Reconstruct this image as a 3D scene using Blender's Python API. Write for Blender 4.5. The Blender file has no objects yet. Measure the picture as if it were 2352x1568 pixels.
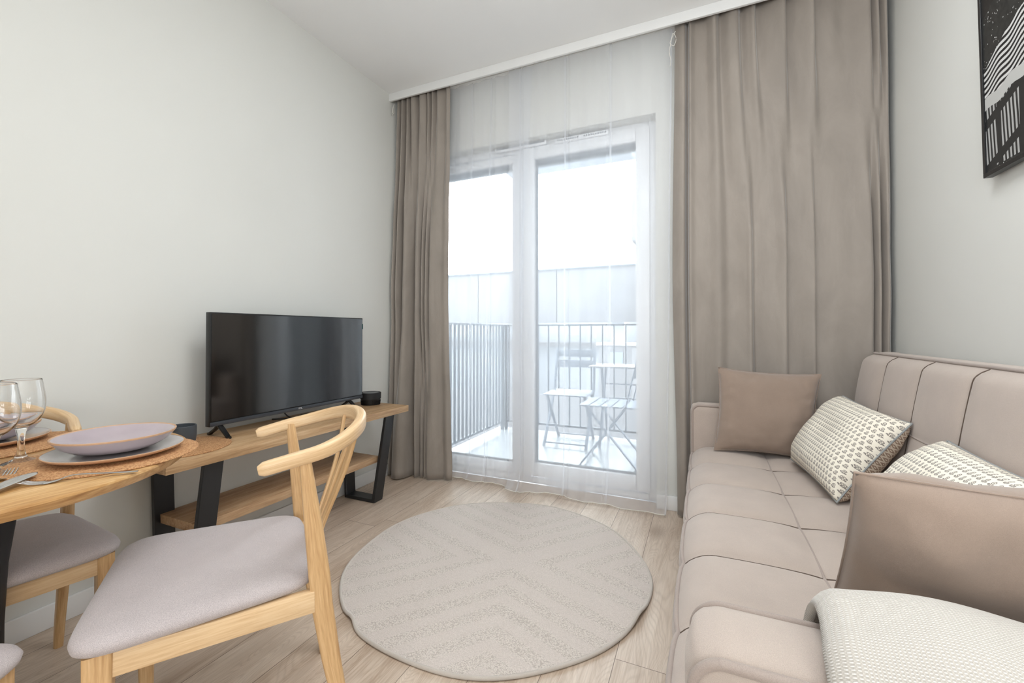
import bpy, bmesh, math, random
from mathutils import Vector, Matrix, noise

random.seed(4)
SC = bpy.context.scene
COL = SC.collection
R = math.radians

# ---------------------------------------------------------------- camera, world, lights, exposure
cam = bpy.data.cameras.new('camera')
cam.sensor_fit = 'HORIZONTAL'
cam.sensor_width = 36.0
cam.lens = 987.6 / 2352 * 36.0
cam.shift_y = -30.4 / 2352
cam.clip_start = 0.02
cam.clip_end = 200
co = bpy.data.objects.new('camera', cam)
COL.objects.link(co)
yaw, pit, rol = R(23.936), R(0.523), R(0.0287)
fw = Vector((-math.sin(yaw) * math.cos(pit), math.cos(yaw) * math.cos(pit), math.sin(pit)))
r0 = Vector((math.cos(yaw), math.sin(yaw), 0))
u0 = r0.cross(fw)
rr = math.cos(rol) * r0 + math.sin(rol) * u0
uu = -math.sin(rol) * r0 + math.cos(rol) * u0
M = Matrix((rr, uu, -fw)).transposed().to_4x4()
M.translation = Vector((0, 0, 1.0))
co.matrix_world = M
SC.camera = co

SC.view_settings.view_transform = 'Standard'
SC.view_settings.look = 'None'
SC.view_settings.exposure = 0.13
SC.view_settings.gamma = 1.0
SC.view_settings.use_curve_mapping = False

world = bpy.data.worlds.new('sky')
SC.world = world
world.use_nodes = True
bg = world.node_tree.nodes['Background']
bg.inputs['Color'].default_value = (0.93, 0.965, 1.0, 1)
bg.inputs['Strength'].default_value = 13.0


def area_light(name, loc, size, power, color, rot=(0, 0, 0)):
    l = bpy.data.lights.new(name, 'AREA')
    l.shape = 'RECTANGLE'
    l.size, l.size_y = size
    l.energy = power
    l.color = color
    o = bpy.data.objects.new(name, l)
    COL.objects.link(o)
    o.location = loc
    o.rotation_euler = rot
    return o


# added fill lights out of view, without fixtures, to brighten the room
area_light('kitchen_ceiling_fill', (-0.6, -1.5, 2.64), (1.6, 1.2), 6, (0.93, 0.965, 1.0))  # added fill at ceiling height behind the camera, no lamp there
area_light('room_ceiling_fill', (-0.15, 1.0, 2.66), (0.9, 0.7), 20, (0.93, 0.965, 1.0))  # added fill at ceiling height, brightens floor and curtains
fl = area_light('bounce_fill', (0.0, -0.5, 1.6), (1.2, 0.9), 30, (0.93, 0.965, 1.0))  # added upward fill that brightens the ceiling and right wall
fl.rotation_euler = Vector((0.6, 0.6, 0.75)).to_track_quat('-Z', 'Y').to_euler()
kl = area_light('kitchen_end_fill', (0.35, -1.5, 0.9), (1.3, 1.2), 26, (0.93, 0.965, 1.0))  # added low fill from behind the camera, lifts the area under the stand
kl.rotation_euler = Vector((-0.1, 1.0, -0.18)).to_track_quat('-Z', 'Y').to_euler()


# ---------------------------------------------------------------- node helper
def s2l(r, g, b):
    def f(c):
        c /= 255.0
        return c / 12.92 if c <= 0.04045 else ((c + 0.055) / 1.055) ** 2.4
    return (f(r), f(g), f(b), 1)


class NT:
    def __init__(self, name):
        self.m = bpy.data.materials.new(name)
        self.m.use_nodes = True
        self.t = self.m.node_tree
        self.b = self.t.nodes['Principled BSDF']
        self.out = self.t.nodes['Material Output']

    def n(self, typ, **kw):
        nd = self.t.nodes.new('ShaderNode' + typ)
        for k, v in kw.items():
            setattr(nd, k, v)
        return nd

    def l(self, a, b):
        self.t.links.new(a, b)

    def setv(self, sock, v):
        if isinstance(v, (int, float)):
            sock.default_value = v
        elif isinstance(v, (tuple, list)):
            sock.default_value = v
        else:
            self.l(v, sock)

    def math(self, op, a, b=0.0, c=0.0):
        nd = self.n('Math', operation=op)
        self.setv(nd.inputs[0], a)
        self.setv(nd.inputs[1], b)
        self.setv(nd.inputs[2], c)
        return nd.outputs[0]

    def coord(self, kind='Object'):
        return self.n('TexCoord').outputs[kind]

    def sep(self, v):
        s = self.n('SeparateXYZ')
        self.l(v, s.inputs[0])
        return s.outputs

    def comb(self, x, y, z):
        s = self.n('CombineXYZ')
        for i, q in enumerate((x, y, z)):
            self.setv(s.inputs[i], q)
        return s.outputs[0]

    def mapping(self, v, scale=(1, 1, 1), rot=(0, 0, 0), loc=(0, 0, 0)):
        m = self.n('Mapping')
        self.l(v, m.inputs['Vector'])
        m.inputs['Scale'].default_value = scale
        m.inputs['Rotation'].default_value = rot
        m.inputs['Location'].default_value = loc
        return m.outputs[0]

    def noise(self, v, scale, detail=3, rough=0.5, dist=0.0):
        n = self.n('TexNoise')
        self.l(v, n.inputs['Vector'])
        n.inputs['Scale'].default_value = scale
        n.inputs['Detail'].default_value = detail
        n.inputs['Roughness'].default_value = rough
        n.inputs['Distortion'].default_value = dist
        return n.outputs['Fac']

    def ramp(self, fac, stops):
        r = self.n('ValToRGB')
        els = r.color_ramp.elements
        while len(els) < len(stops):
            els.new(0.5)
        for e, (p, c) in zip(els, stops):
            e.position = p
            e.color = c
        self.l(fac, r.inputs[0])
        return r.outputs[0]

    def mix(self, fac, a, b, typ='MIX'):
        m = self.n('MixRGB', blend_type=typ)
        self.setv(m.inputs[0], fac)
        self.setv(m.inputs[1], a)
        self.setv(m.inputs[2], b)
        return m.outputs[0]

    def bump(self, h, strength=0.3, dist=0.001, normal=None):
        b = self.n('Bump')
        b.inputs['Strength'].default_value = strength
        b.inputs['Distance'].default_value = dist
        self.l(h, b.inputs['Height'])
        if normal is not None:
            self.l(normal, b.inputs['Normal'])
        return b.outputs[0]

    def fin(self, color=None, rough=0.5, normal=None, **kw):
        if color is not None:
            self.setv(self.b.inputs['Base Color'], color)
        self.setv(self.b.inputs['Roughness'], rough)
        if normal is not None:
            self.l(normal, self.b.inputs['Normal'])
        for k, v in kw.items():
            self.setv(self.b.inputs[k.replace('_', ' ')], v)
        return self.m


def plain(name, rgb, rough=0.5, var=0.04, scale=8, **kw):
    k = NT(name)
    c = k.coord()
    nz = k.noise(c, scale, 3)
    a = s2l(*rgb)
    lo = tuple(x * (1 - var) for x in a[:3]) + (1,)
    hi = tuple(min(1, x * (1 + var)) for x in a[:3]) + (1,)
    col = k.ramp(nz, [(0.3, lo), (0.7, hi)])
    return k.fin(col, rough, **kw)


def plaster(name, rgb):
    k = NT(name)
    c = k.coord()
    col = k.ramp(k.noise(c, 1.6, 2), [(0.35, s2l(*[v - 2 for v in rgb])), (0.65, s2l(*rgb))])
    b = k.bump(k.noise(c, 260, 4), 0.06, 0.001)
    return k.fin(col, 0.85, b)


def fabric(name, rgb, var=0.12, fine=1400, sheen=0.25, bump=0.35, rough=0.9, blotch=14, bvar=0.07):
    k = NT(name)
    c = k.coord()
    a = s2l(*rgb)
    f = k.noise(c, fine, 2, 0.6)
    lo = tuple(x * (1 - var) for x in a[:3]) + (1,)
    hi = tuple(min(1, x * (1 + var)) for x in a[:3]) + (1,)
    col = k.ramp(f, [(0.35, lo), (0.65, hi)])
    bl = k.noise(c, blotch, 3, 0.6)
    blc = k.ramp(bl, [(0.3, (1 - bvar,) * 3 + (1,)), (0.7, (1, 1, 1, 1))])
    col = k.mix(1.0, col, blc, 'MULTIPLY')
    w1 = k.n('TexWave', wave_type='BANDS', bands_direction='DIAGONAL')
    k.l(c, w1.inputs['Vector'])
    w1.inputs['Scale'].default_value = 420
    w1.inputs['Distortion'].default_value = 2.0
    h = k.math('ADD', k.math('MULTIPLY', w1.outputs['Fac'], 0.5), k.math('MULTIPLY', f, 1.8))
    return k.fin(col, rough, k.bump(h, bump, 0.0006), Sheen_Weight=sheen, Sheen_Roughness=0.5)


def velvet(name, rgb):
    k = NT(name)
    c = k.coord()
    a = s2l(*rgb)
    bl = k.noise(k.mapping(c, (1, 1, .35)), 7, 4, 0.6, 0.6)
    col = k.ramp(bl, [(0.3, tuple(x * .88 for x in a[:3]) + (1,)), (0.7, tuple(x * 1.08 for x in a[:3]) + (1,))])
    f = k.noise(c, 900, 2)
    w = k.noise(k.mapping(c, (1, 1, .5)), 16, 3, 0.6, 1.0)
    b = k.bump(f, 0.12, 0.0005)
    b = k.bump(w, 0.35, 0.006, b)
    return k.fin(col, 0.75, b, Sheen_Weight=0.45, Sheen_Roughness=0.4)


def wood(name, dark, mid, light, axis='X', scale=1.0, rough=0.45, streak=1.0, fine=1.0):
    k = NT(name)
    c = k.coord()
    if axis == 'UV':
        c = k.coord('UV')
    sc = {'X': (0.06, 1, 1), 'Y': (1, 0.06, 1), 'Z': (1, 1, 0.06), 'UV': (0.06, 1, 1)}[axis]
    v = k.mapping(c, tuple(q * scale for q in sc))
    n1 = k.noise(v, 22, 5, 0.62, 0.6)
    n2 = k.noise(v, 160, 3, 0.6)
    n3 = k.noise(v, 5, 2, 0.5)
    f = k.math('ADD', k.math('MULTIPLY', n1, 0.62 * streak), k.math('MULTIPLY', n2, 0.3 * fine))
    f = k.math('ADD', f, k.math('MULTIPLY', n3, 0.2))
    mean = 0.31 * streak + 0.15 * fine + 0.1
    col = k.ramp(f, [(mean - 0.15, s2l(*dark)), (mean, s2l(*mid)), (mean + 0.14, s2l(*light))])
    return k.fin(col, rough, k.bump(n2, 0.12, 0.0004))


def floor_mat():
    k = NT('oak_planks')
    c = k.coord()
    x, y, z = k.sep(c)
    W, L = 0.1855, 1.285
    px = k.math('DIVIDE', k.math('ADD', x, 0.2495 + W * 40), W)
    idx = k.math('FLOOR', px)
    fx = k.math('FRACT', px)
    off = k.math('FRACT', k.math('MULTIPLY', k.math('SINE', k.math('MULTIPLY', idx, 12.9898)), 43758.5453))
    # the plank right of x = -0.2495 has its joint at y = 1.341
    is40 = k.math('COMPARE', idx, 40.0, 0.3)
    off = k.math('ADD', k.math('MULTIPLY', off, k.math('SUBTRACT', 1.0, is40)), k.math('MULTIPLY', is40, 1 - (1.341 / L) % 1.0))
    py = k.math('ADD', k.math('DIVIDE', y, L), k.math('ADD', off, 20.0))
    idy = k.math('FLOOR', py)
    fy = k.math('FRACT', py)
    seed = k.math('ADD', k.math('MULTIPLY', idx, 7.31), k.math('MULTIPLY', idy, 3.77))
    v = k.comb(k.math('MULTIPLY', x, 1.0), k.math('MULTIPLY', y, 0.09), seed)
    g1 = k.noise(v, 16, 5, 0.6, 1.3)
    g2 = k.noise(k.comb(x, k.math('MULTIPLY', y, 0.05), seed), 190, 3, 0.6)
    # cathedral figure: rings of a stretched field
    vw = k.comb(k.math('MULTIPLY', k.math('SUBTRACT', fx, 0.5), 1.0), k.math('MULTIPLY', fy, 1.1), seed)
    fld = k.noise(vw, 1.6, 2, 0.4, 0.4)
    rings = k.math('SINE', k.math('MULTIPLY', fld, 150.0))
    rings = k.math('POWER', k.math('ABSOLUTE', rings), 5.0)
    tone = k.n('TexWhiteNoise')
    tone.noise_dimensions = '1D'
    k.l(seed, tone.inputs['W'])
    f = k.math('ADD', k.math('MULTIPLY', g1, 0.55), k.math('MULTIPLY', g2, 0.35))
    f = k.math('ADD', f, k.math('MULTIPLY', k.math('SUBTRACT', tone.outputs['Value'], 0.5), 0.10))
    col = k.ramp(f, [(0.28, s2l(172, 149, 128)), (0.46, s2l(202, 183, 164)), (0.64, s2l(218, 202, 185))])
    col = k.mix(k.math('MULTIPLY', rings, 0.22), col, s2l(150, 128, 108))
    kn = k.n('TexVoronoi')
    kn.inputs['Scale'].default_value = 1.9
    kv = k.comb(x, k.math('MULTIPLY', y, 0.45), seed)
    k.l(kv, kn.inputs['Vector'])
    knot = k.ramp(kn.outputs['Distance'], [(0.02, (1, 1, 1, 1)), (0.10, (0, 0, 0, 1))])
    col = k.mix(k.math('MULTIPLY', knot, 0.45), col, s2l(112, 88, 70))
    e1 = k.math('MINIMUM', fx, k.math('SUBTRACT', 1.0, fx))
    e1 = k.math('LESS_THAN', k.math('MULTIPLY', e1, W), 0.0011)
    e2 = k.math('MINIMUM', fy, k.math('SUBTRACT', 1.0, fy))
    e2 = k.math('LESS_THAN', k.math('MULTIPLY', e2, L), 0.0011)
    e = k.math('MAXIMUM', e1, e2)
    col = k.mix(k.math('MULTIPLY', e, 0.8), col, s2l(92, 74, 62))
    h = k.math('SUBTRACT', k.math('MULTIPLY', g2, 0.25), e)
    return k.fin(col, 0.42, k.bump(h, 0.35, 0.0008), Specular_IOR_Level=0.45)


def rug_mat():
    k = NT('woven_rug')
    c = k.coord()
    x, y, z = k.sep(c)

    def dist(deg, cx, cy):
        nx, ny = -math.sin(R(deg)), math.cos(R(deg))
        return k.math('ABSOLUTE', k.math('ADD', k.math('MULTIPLY', k.math('SUBTRACT', x, cx), nx), k.math('MULTIPLY', k.math('SUBTRACT', y, cy), ny)))
    d = k.math('MINIMUM', dist(160, 0.07, 0.02), dist(50, 0.07, 0.02))
    wob = k.math('MULTIPLY', k.math('SUBTRACT', k.noise(c, 30, 2), 0.5), 0.012)
    st = k.math('FRACT', k.math('DIVIDE', k.math('ADD', d, wob), 0.098))
    band = k.ramp(st, [(0.0, (0, 0, 0, 1)), (0.42, (0, 0, 0, 1)), (0.48, (1, 1, 1, 1)), (0.94, (1, 1, 1, 1)), (1.0, (0, 0, 0, 1))])
    vor = k.n('TexVoronoi')
    vor.inputs['Scale'].default_value = 185
    k.l(k.mapping(c, (1.0, 1.7, 1), (0, 0, R(-24))), vor.inputs['Vector'])
    loops = k.math('SUBTRACT', 1.0, k.math('MULTIPLY', vor.outputs['Distance'], 1.3))
    fine = k.noise(c, 420, 3, 0.7)
    h = k.math('ADD', k.math('MULTIPLY', loops, k.math('ADD', k.math('MULTIPLY', band, 0.7), 0.3)), k.math('MULTIPLY', fine, 0.5))
    holes = k.ramp(loops, [(0.1, (1, 1, 1, 1)), (0.42, (0, 0, 0, 1))])
    base = k.mix(band, s2l(216, 205, 197), s2l(222, 212, 203))
    col = k.mix(k.math('MULTIPLY', holes, k.math('ADD', k.math('MULTIPLY', band, 0.30), 0.12)), base, s2l(132, 118, 106))
    col = k.mix(k.math('MULTIPLY', k.ramp(fine, [(0.35, (1, 1, 1, 1)), (0.6, (0, 0, 0, 1))]), 0.42), col, s2l(160, 148, 136))
    return k.fin(col, 0.95, k.bump(h, 0.6, 0.0025))


def cork_mat():
    k = NT('cork')
    c = k.coord()
    v = k.n('TexVoronoi')
    v.inputs['Scale'].default_value = 380
    k.l(k.mapping(c, (1, 1, 1)), v.inputs['Vector'])
    n = k.noise(c, 200, 4, 0.7)
    f = k.math('ADD', k.math('MULTIPLY', k.sep(v.outputs['Color'])[0], 0.5), k.math('MULTIPLY', n, 0.6))
    col = k.ramp(f, [(0.22, s2l(132, 86, 52)), (0.5, s2l(184, 134, 90)), (0.8, s2l(206, 162, 116))])
    return k.fin(col, 0.9, k.bump(n, 0.5, 0.001))


def floral_mat(front=True):
    k = NT('block_print_cotton' if front else 'lattice_print_cotton')
    c = k.coord()
    x, y, z = k.sep(c)
    if front:
        S, T = 0.0158, 0.0180
        row = k.math('FLOOR', k.math('DIVIDE', k.math('ADD', z, 5.0), T))
        sh = k.math('MULTIPLY', k.math('MODULO', row, 2.0), 0.5)
        fx = k.math('FRACT', k.math('ADD', k.math('DIVIDE', k.math('ADD', x, 5.0), S), sh))
        fz = k.math('FRACT', k.math('DIVIDE', k.math('ADD', z, 5.0), T))
        wx = k.math('MULTIPLY', k.math('SUBTRACT', k.noise(c, 260, 2), 0.5), 0.22)
        fx = k.math('ADD', fx, wx)

        def disc(cx, cz, r, sx=1.0):
            dx = k.math('MULTIPLY', k.math('SUBTRACT', fx, cx), sx)
            dz = k.math('SUBTRACT', fz, cz)
            d = k.math('SQRT', k.math('ADD', k.math('MULTIPLY', dx, dx), k.math('MULTIPLY', dz, dz)))
            return d
        d = disc(0.5, 0.62, 0)
        ring = k.math('GREATER_THAN', k.math('SINE', k.math('MULTIPLY', d, 40.0)), -0.35)
        flower = k.math('MULTIPLY', k.math('LESS_THAN', d, 0.30), ring)
        leaf = k.math('LESS_THAN', disc(0.25, 0.30, 0, 1.0), 0.12)
        leaf2 = k.math('LESS_THAN', disc(0.75, 0.30, 0, 1.0), 0.12)
        leaf3 = k.math('LESS_THAN', disc(0.5, 0.24, 0, 2.2), 0.16)
        leaf4 = k.math('LESS_THAN', disc(0.36, 0.17, 0, 1.2), 0.07)
        leaf5 = k.math('LESS_THAN', disc(0.64, 0.17, 0, 1.2), 0.07)
        m = k.math('MAXIMUM', k.math('MAXIMUM', flower, leaf), k.math('MAXIMUM', leaf2, leaf3))
        m = k.math('MAXIMUM', m, k.math('MAXIMUM', leaf4, leaf5))
        ink = k.mix(k.noise(c, 60, 1), s2l(92, 82, 76), s2l(128, 122, 118))
        base = s2l(238, 231, 216)
        col = k.mix(k.math('MULTIPLY', m, 0.88), base, ink)
    else:
        S = 0.016
        a = k.math('FRACT', k.math('DIVIDE', k.math('ADD', k.math('ADD', x, z), 6.0), S))
        b = k.math('FRACT', k.math('DIVIDE', k.math('ADD', k.math('SUBTRACT', x, z), 6.0), S))
        la = k.math('GREATER_THAN', k.math('ABSOLUTE', k.math('SUBTRACT', a, 0.5)), 0.36)
        lb = k.math('GREATER_THAN', k.math('ABSOLUTE', k.math('SUBTRACT', b, 0.5)), 0.36)
        dot = k.math('LESS_THAN', k.math('ADD', k.math('ABSOLUTE', k.math('SUBTRACT', a, 0.5)), k.math('ABSOLUTE', k.math('SUBTRACT', b, 0.5))), 0.2)
        m = k.math('MAXIMUM', k.math('MAXIMUM', la, lb), dot)
        col = k.mix(m, s2l(152, 128, 110), s2l(214, 200, 182))
    return k.fin(col, 0.85, k.bump(k.noise(c, 900, 2), 0.15, 0.0004))


def knit_mat():
    k = NT('waffle_knit')
    c = k.coord('UV')
    x, y, z = k.sep(c)
    a = k.math('SINE', k.math('MULTIPLY', x, 2 * math.pi / 0.0036))
    b = k.math('SINE', k.math('MULTIPLY', y, 2 * math.pi / 0.0030))
    h = k.math('ADD', k.math('MULTIPLY', k.math('MULTIPLY', a, b), 0.5), k.math('MULTIPLY', b, 0.35))
    n = k.noise(k.coord(), 500, 3, 0.7)
    col = k.ramp(h, [(0.0, s2l(188, 181, 172)), (0.4, s2l(226, 221, 214))])
    hh = k.math('ADD', h, k.math('MULTIPLY', n, 0.6))
    return k.fin(col, 0.95, k.bump(hh, 0.6, 0.0014), Sheen_Weight=0.3)


def sheer_mat():
    k = NT('sheer_voile')
    t = k.n('BsdfTransparent')
    d = k.n('BsdfDiffuse')
    tr = k.n('BsdfTranslucent')
    d.inputs['Color'].default_value = (0.93, 0.94, 0.97, 1)
    tr.inputs['Color'].default_value = (0.93, 0.95, 0.99, 1)
    m1 = k.n('MixShader')
    m1.inputs[0].default_value = 0.58
    k.l(d.outputs[0], m1.inputs[1])
    k.l(tr.outputs[0], m1.inputs[2])
    m2 = k.n('MixShader')
    nz = k.noise(k.mapping(k.coord(), (1, 1, .03)), 9, 2)
    m2.inputs[0].default_value = 0.4
    k.l(k.math('ADD', 0.35, k.math('MULTIPLY', nz, 0.06)), m2.inputs[0])
    k.l(t.outputs[0], m2.inputs[1])
    k.l(m1.outputs[0], m2.inputs[2])
    k.l(m2.outputs[0], k.out.inputs[0])
    return k.m


def pane_mat():
    k = NT('window_glass')
    t = k.n('BsdfTransparent')
    t.inputs['Color'].default_value = (0.95, 0.98, 0.98, 1)
    g = k.n('BsdfGlossy')
    g.inputs['Roughness'].default_value = 0.02
    lw = k.n('Fresnel')
    lw.inputs['IOR'].default_value = 1.45
    m = k.n('MixShader')
    k.l(lw.outputs[0], m.inputs[0])
    k.l(t.outputs[0], m.inputs[1])
    k.l(g.outputs[0], m.inputs[2])
    k.l(m.outputs[0], k.out.inputs[0])
    return k.m


def glass_mat():
    k = NT('clear_glass')
    return k.fin((1, 1, 1, 1), 0.0, Transmission_Weight=1.0, IOR=1.45)


def art_mat():
    # black and white beach photograph: dark ground, speckled band, striped parasol, striped chairs
    k = NT('beach_print')
    c = k.coord()
    _, u, v = k.sep(c)          # u = along wall (left edge 0, rising to the right), v = height
    blk = (0.012, 0.012, 0.012, 1)
    wht = (0.62, 0.62, 0.6, 1)
    sp = k.n('TexVoronoi')
    sp.inputs['Scale'].default_value = 120
    k.l(c, sp.inputs['Vector'])
    dots = k.math('LESS_THAN', sp.outputs['Distance'], 0.2)
    big = k.math('GREATER_THAN', k.noise(c, 35, 2), 0.5)
    dots = k.math('MULTIPLY', dots, big)
    diag = k.math('ADD', v, k.math('MULTIPLY', u, -0.5))
    sand = k.math('LESS_THAN', diag, 0.46)
    base = k.mix(sand, (0.02, 0.018, 0.017, 1), k.mix(k.noise(c, 60, 3), (0.006, 0.006, 0.006, 1), (0.045, 0.045, 0.042, 1)))
    col = k.mix(k.math('MULTIPLY', dots, k.math('MULTIPLY', sand, 0.8)), base, wht)
    # parasol: stripes under a dome
    wv = k.math('MULTIPLY', k.math('SINE', k.math('MULTIPLY', u, 60.0)), 0.005)
    top = k.math('SUBTRACT', 0.40, k.math('MULTIPLY', k.math('POWER', k.math('ABSOLUTE', k.math('SUBTRACT', u, 0.20)), 1.5), 1.1))
    bot = k.math('ADD', k.math('ADD', 0.225, k.math('MULTIPLY', u, 0.15)), wv)
    inside = k.math('MULTIPLY', k.math('LESS_THAN', v, top), k.math('GREATER_THAN', v, bot))
    sv = k.math('SUBTRACT', k.math('ADD', v, wv), k.math('MULTIPLY', u, 0.30))
    stripe = k.math('GREATER_THAN', k.math('SINE', k.math('MULTIPLY', sv, 378.0)), 0.0)
    col = k.mix(inside, col, k.mix(stripe, blk, wht))
    # pale sky strip below the parasol
    under = k.math('MULTIPLY', k.math('LESS_THAN', v, bot), k.math('GREATER_THAN', v, k.math('SUBTRACT', bot, 0.035)))
    col = k.mix(under, col, (0.5, 0.5, 0.48, 1))
    # deck chairs: vertical stripes in two rows of blocks
    low = k.math('LESS_THAN', v, k.math('SUBTRACT', bot, 0.035))
    cs = k.math('GREATER_THAN', k.math('SINE', k.math('ADD', k.math('MULTIPLY', u, 420.0), k.math('MULTIPLY', v, 25.0))), 0.0)
    gap = k.math('GREATER_THAN', k.math('FRACT', k.math('DIVIDE', k.math('ADD', u, 0.03), 0.095)), 0.2)
    gap2 = k.math('GREATER_THAN', k.math('FRACT', k.math('DIVIDE', k.math('SUBTRACT', v, k.math('MULTIPLY', u, 0.4)), 0.13)), 0.22)
    ch = k.math('MULTIPLY', k.math('MULTIPLY', cs, gap), gap2)
    deck = k.mix(ch, (0.02, 0.02, 0.02, 1), (0.42, 0.42, 0.41, 1))
    low2 = k.math('MULTIPLY', low, k.math('GREATER_THAN', v, 0.02))
    col = k.mix(low2, col, deck)
    return k.fin(col, 0.35, Specular_IOR_Level=0.25)


MAT = dict(
    wall=plaster('wall_paint', (222, 222, 217)),
    ceiling=plaster('ceiling_paint', (240, 240, 239)),
    floor=floor_mat(),
    trim=plain('white_trim', (236, 236, 235), 0.45, 0.01),
    pvc=plain('white_pvc', (238, 240, 243), 0.3, 0.01),
    seal=plain('grey_seal', (128, 134, 140), 0.6),
    drape=velvet('taupe_velvet', (150, 141, 132)),
    drape_hem=velvet('taupe_lining', (178, 163, 150)),
    sheer=sheer_mat(),
    sofa=fabric('sofa_weave', (186, 171, 160)),
    sofa_seam=fabric('sofa_piping', (168, 153, 144), bump=0.5),
    stitch=plain('dark_seam', (92, 78, 68), 0.9),  # dark brown cord along the sofa seams
    cushion=fabric('cushion_taupe', (148, 129, 115), var=0.08, sheen=0.35),
    chair_fabric=fabric('chair_weave', (188, 178, 177), var=0.2, fine=900),
    chair_wood=wood('chair_oak', (184, 142, 96), (212, 174, 126), (228, 196, 152), 'UV', 1.3, 0.4, 0.8, 1.3),
    chair_woodh=wood('chair_bentwood', (202, 164, 120), (224, 192, 150), (236, 210, 174), 'UV', 1.3, 0.4, 0.8, 1.3),
    table_wood=wood('table_oak', (158, 112, 62), (194, 150, 96), (216, 178, 126), 'Y', 1.2, 0.38, 1.0, 1.4),
    stand_wood=wood('stand_oak', (150, 114, 78), (188, 152, 112), (206, 174, 136), 'Y', 1.0, 0.5, 1.0, 1.3),
    shelf_wood=wood('shelf_oak', (146, 110, 78), (184, 148, 112), (202, 170, 134), 'Y', 1.0, 0.5, 1.0, 1.3),
    steel=plain('black_steel', (34, 35, 37), 0.42, 0.05),
    black=plain('black_plastic', (20, 20, 21), 0.35, 0.05),
    black_matt=plain('black_matt', (24, 24, 26), 0.6, 0.05),
    bezel=plain('tv_bezel', (58, 62, 68), 0.3, 0.05),
    screen=plain('tv_screen', (4, 4, 5), 0.09, 0.0, Specular_IOR_Level=1.0, IOR=1.65),
    rug=rug_mat(),
    rug_edge=fabric('rug_binding', (210, 200, 189), bump=0.8),
    cork=cork_mat(),
    floral=floral_mat(True),
    lattice=floral_mat(False),
    blue_piping=plain('blue_grey_piping', (150, 153, 153), 0.8),
    knit=knit_mat(),
    glass=glass_mat(),
    pane=pane_mat(),
    lilac=plain('lilac_glaze', (180, 167, 172), 0.12, 0.06, 14, Coat_Weight=0.5),
    plate=plain('grey_glaze', (190, 184, 182), 0.15, 0.04, 14, Coat_Weight=0.4),
    clay=plain('bare_clay_rim', (198, 160, 128), 0.6, 0.06, 60),
    cup=plain('slate_cup', (66, 72, 78), 0.45, 0.06),
    cutlery=plain('brushed_steel', (205, 205, 204), 0.22, 0.02, Metallic=1.0),
    art=art_mat(),
    label=plain('label_green', (10, 62, 60), 0.5),
    tile=plain('balcony_tile', (122, 126, 130), 0.25, 0.04, 3),
    concrete=plain('grey_concrete', (80, 80, 83), 0.85, 0.10, 1.5),
    render=plain('pale_render', (132, 136, 142), 0.85, 0.05, 1.0),
    metal_out=plain('railing_paint', (52, 62, 72), 0.5),
    bistro=plain('bistro_paint', (104, 112, 124), 0.5),
    asphalt=plain('yard_paving', (128, 130, 131), 0.9, 0.06, 0.6),
    dark_glass=plain('dark_glazing', (70, 84, 100), 0.15, 0.05),
    cord=plain('white_cord', (225, 222, 215), 0.8),
)


# ---------------------------------------------------------------- geometry helpers
def finish(name, bm, mat, parent=None, smooth=35, mats=None):
    me = bpy.data.meshes.new(name)
    bmesh.ops.recalc_face_normals(bm, faces=bm.faces)
    bm.to_mesh(me)
    bm.free()
    o = bpy.data.objects.new(name, me)
    COL.objects.link(o)
    for q in (mats or [mat]):
        me.materials.append(q)
    if smooth:
        for p in me.polygons:
            p.use_smooth = True
        me.set_sharp_from_angle(angle=R(smooth))
    if parent is not None:
        o.parent = parent
    return o


def tag(o, label=None, cat=None, group=None, kind=None):
    if label:
        o['label'] = label
    if cat:
        o['category'] = cat
    if group:
        o['group'] = group
    if kind:
        o['kind'] = kind
    return o


def empty(name, loc=(0, 0, 0), rz=0.0):
    o = bpy.data.objects.new(name, None)
    COL.objects.link(o)
    o.empty_display_size = 0.1
    o.location = loc
    o.rotation_euler = (0, 0, rz)
    return o


def box(bm, lo, hi, bev=0.0, seg=2, mat=None):
    c = [(a + b) / 2 for a, b in zip(lo, hi)]
    s = [abs(b - a) for a, b in zip(lo, hi)]
    r = bmesh.ops.create_cube(bm, size=1.0, matrix=Matrix.Translation(c) @ Matrix.Diagonal((*s, 1)))
    vs = r['verts']
    if mat is not None:
        bmesh.ops.transform(bm, matrix=mat, verts=vs)
    if bev > 0:
        es = list({e for v in vs for e in v.link_edges})
        bmesh.ops.bevel(bm, geom=es, offset=bev, segments=seg, profile=0.5, affect='EDGES')
    return bm


def mk_box(name, lo, hi, mat, parent=None, bev=0.0, seg=2, smooth=35):
    return finish(name, box(bmesh.new(), lo, hi, bev, seg), mat, parent, smooth)


def struct(o):
    o['kind'] = 'structure'
    return o


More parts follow.
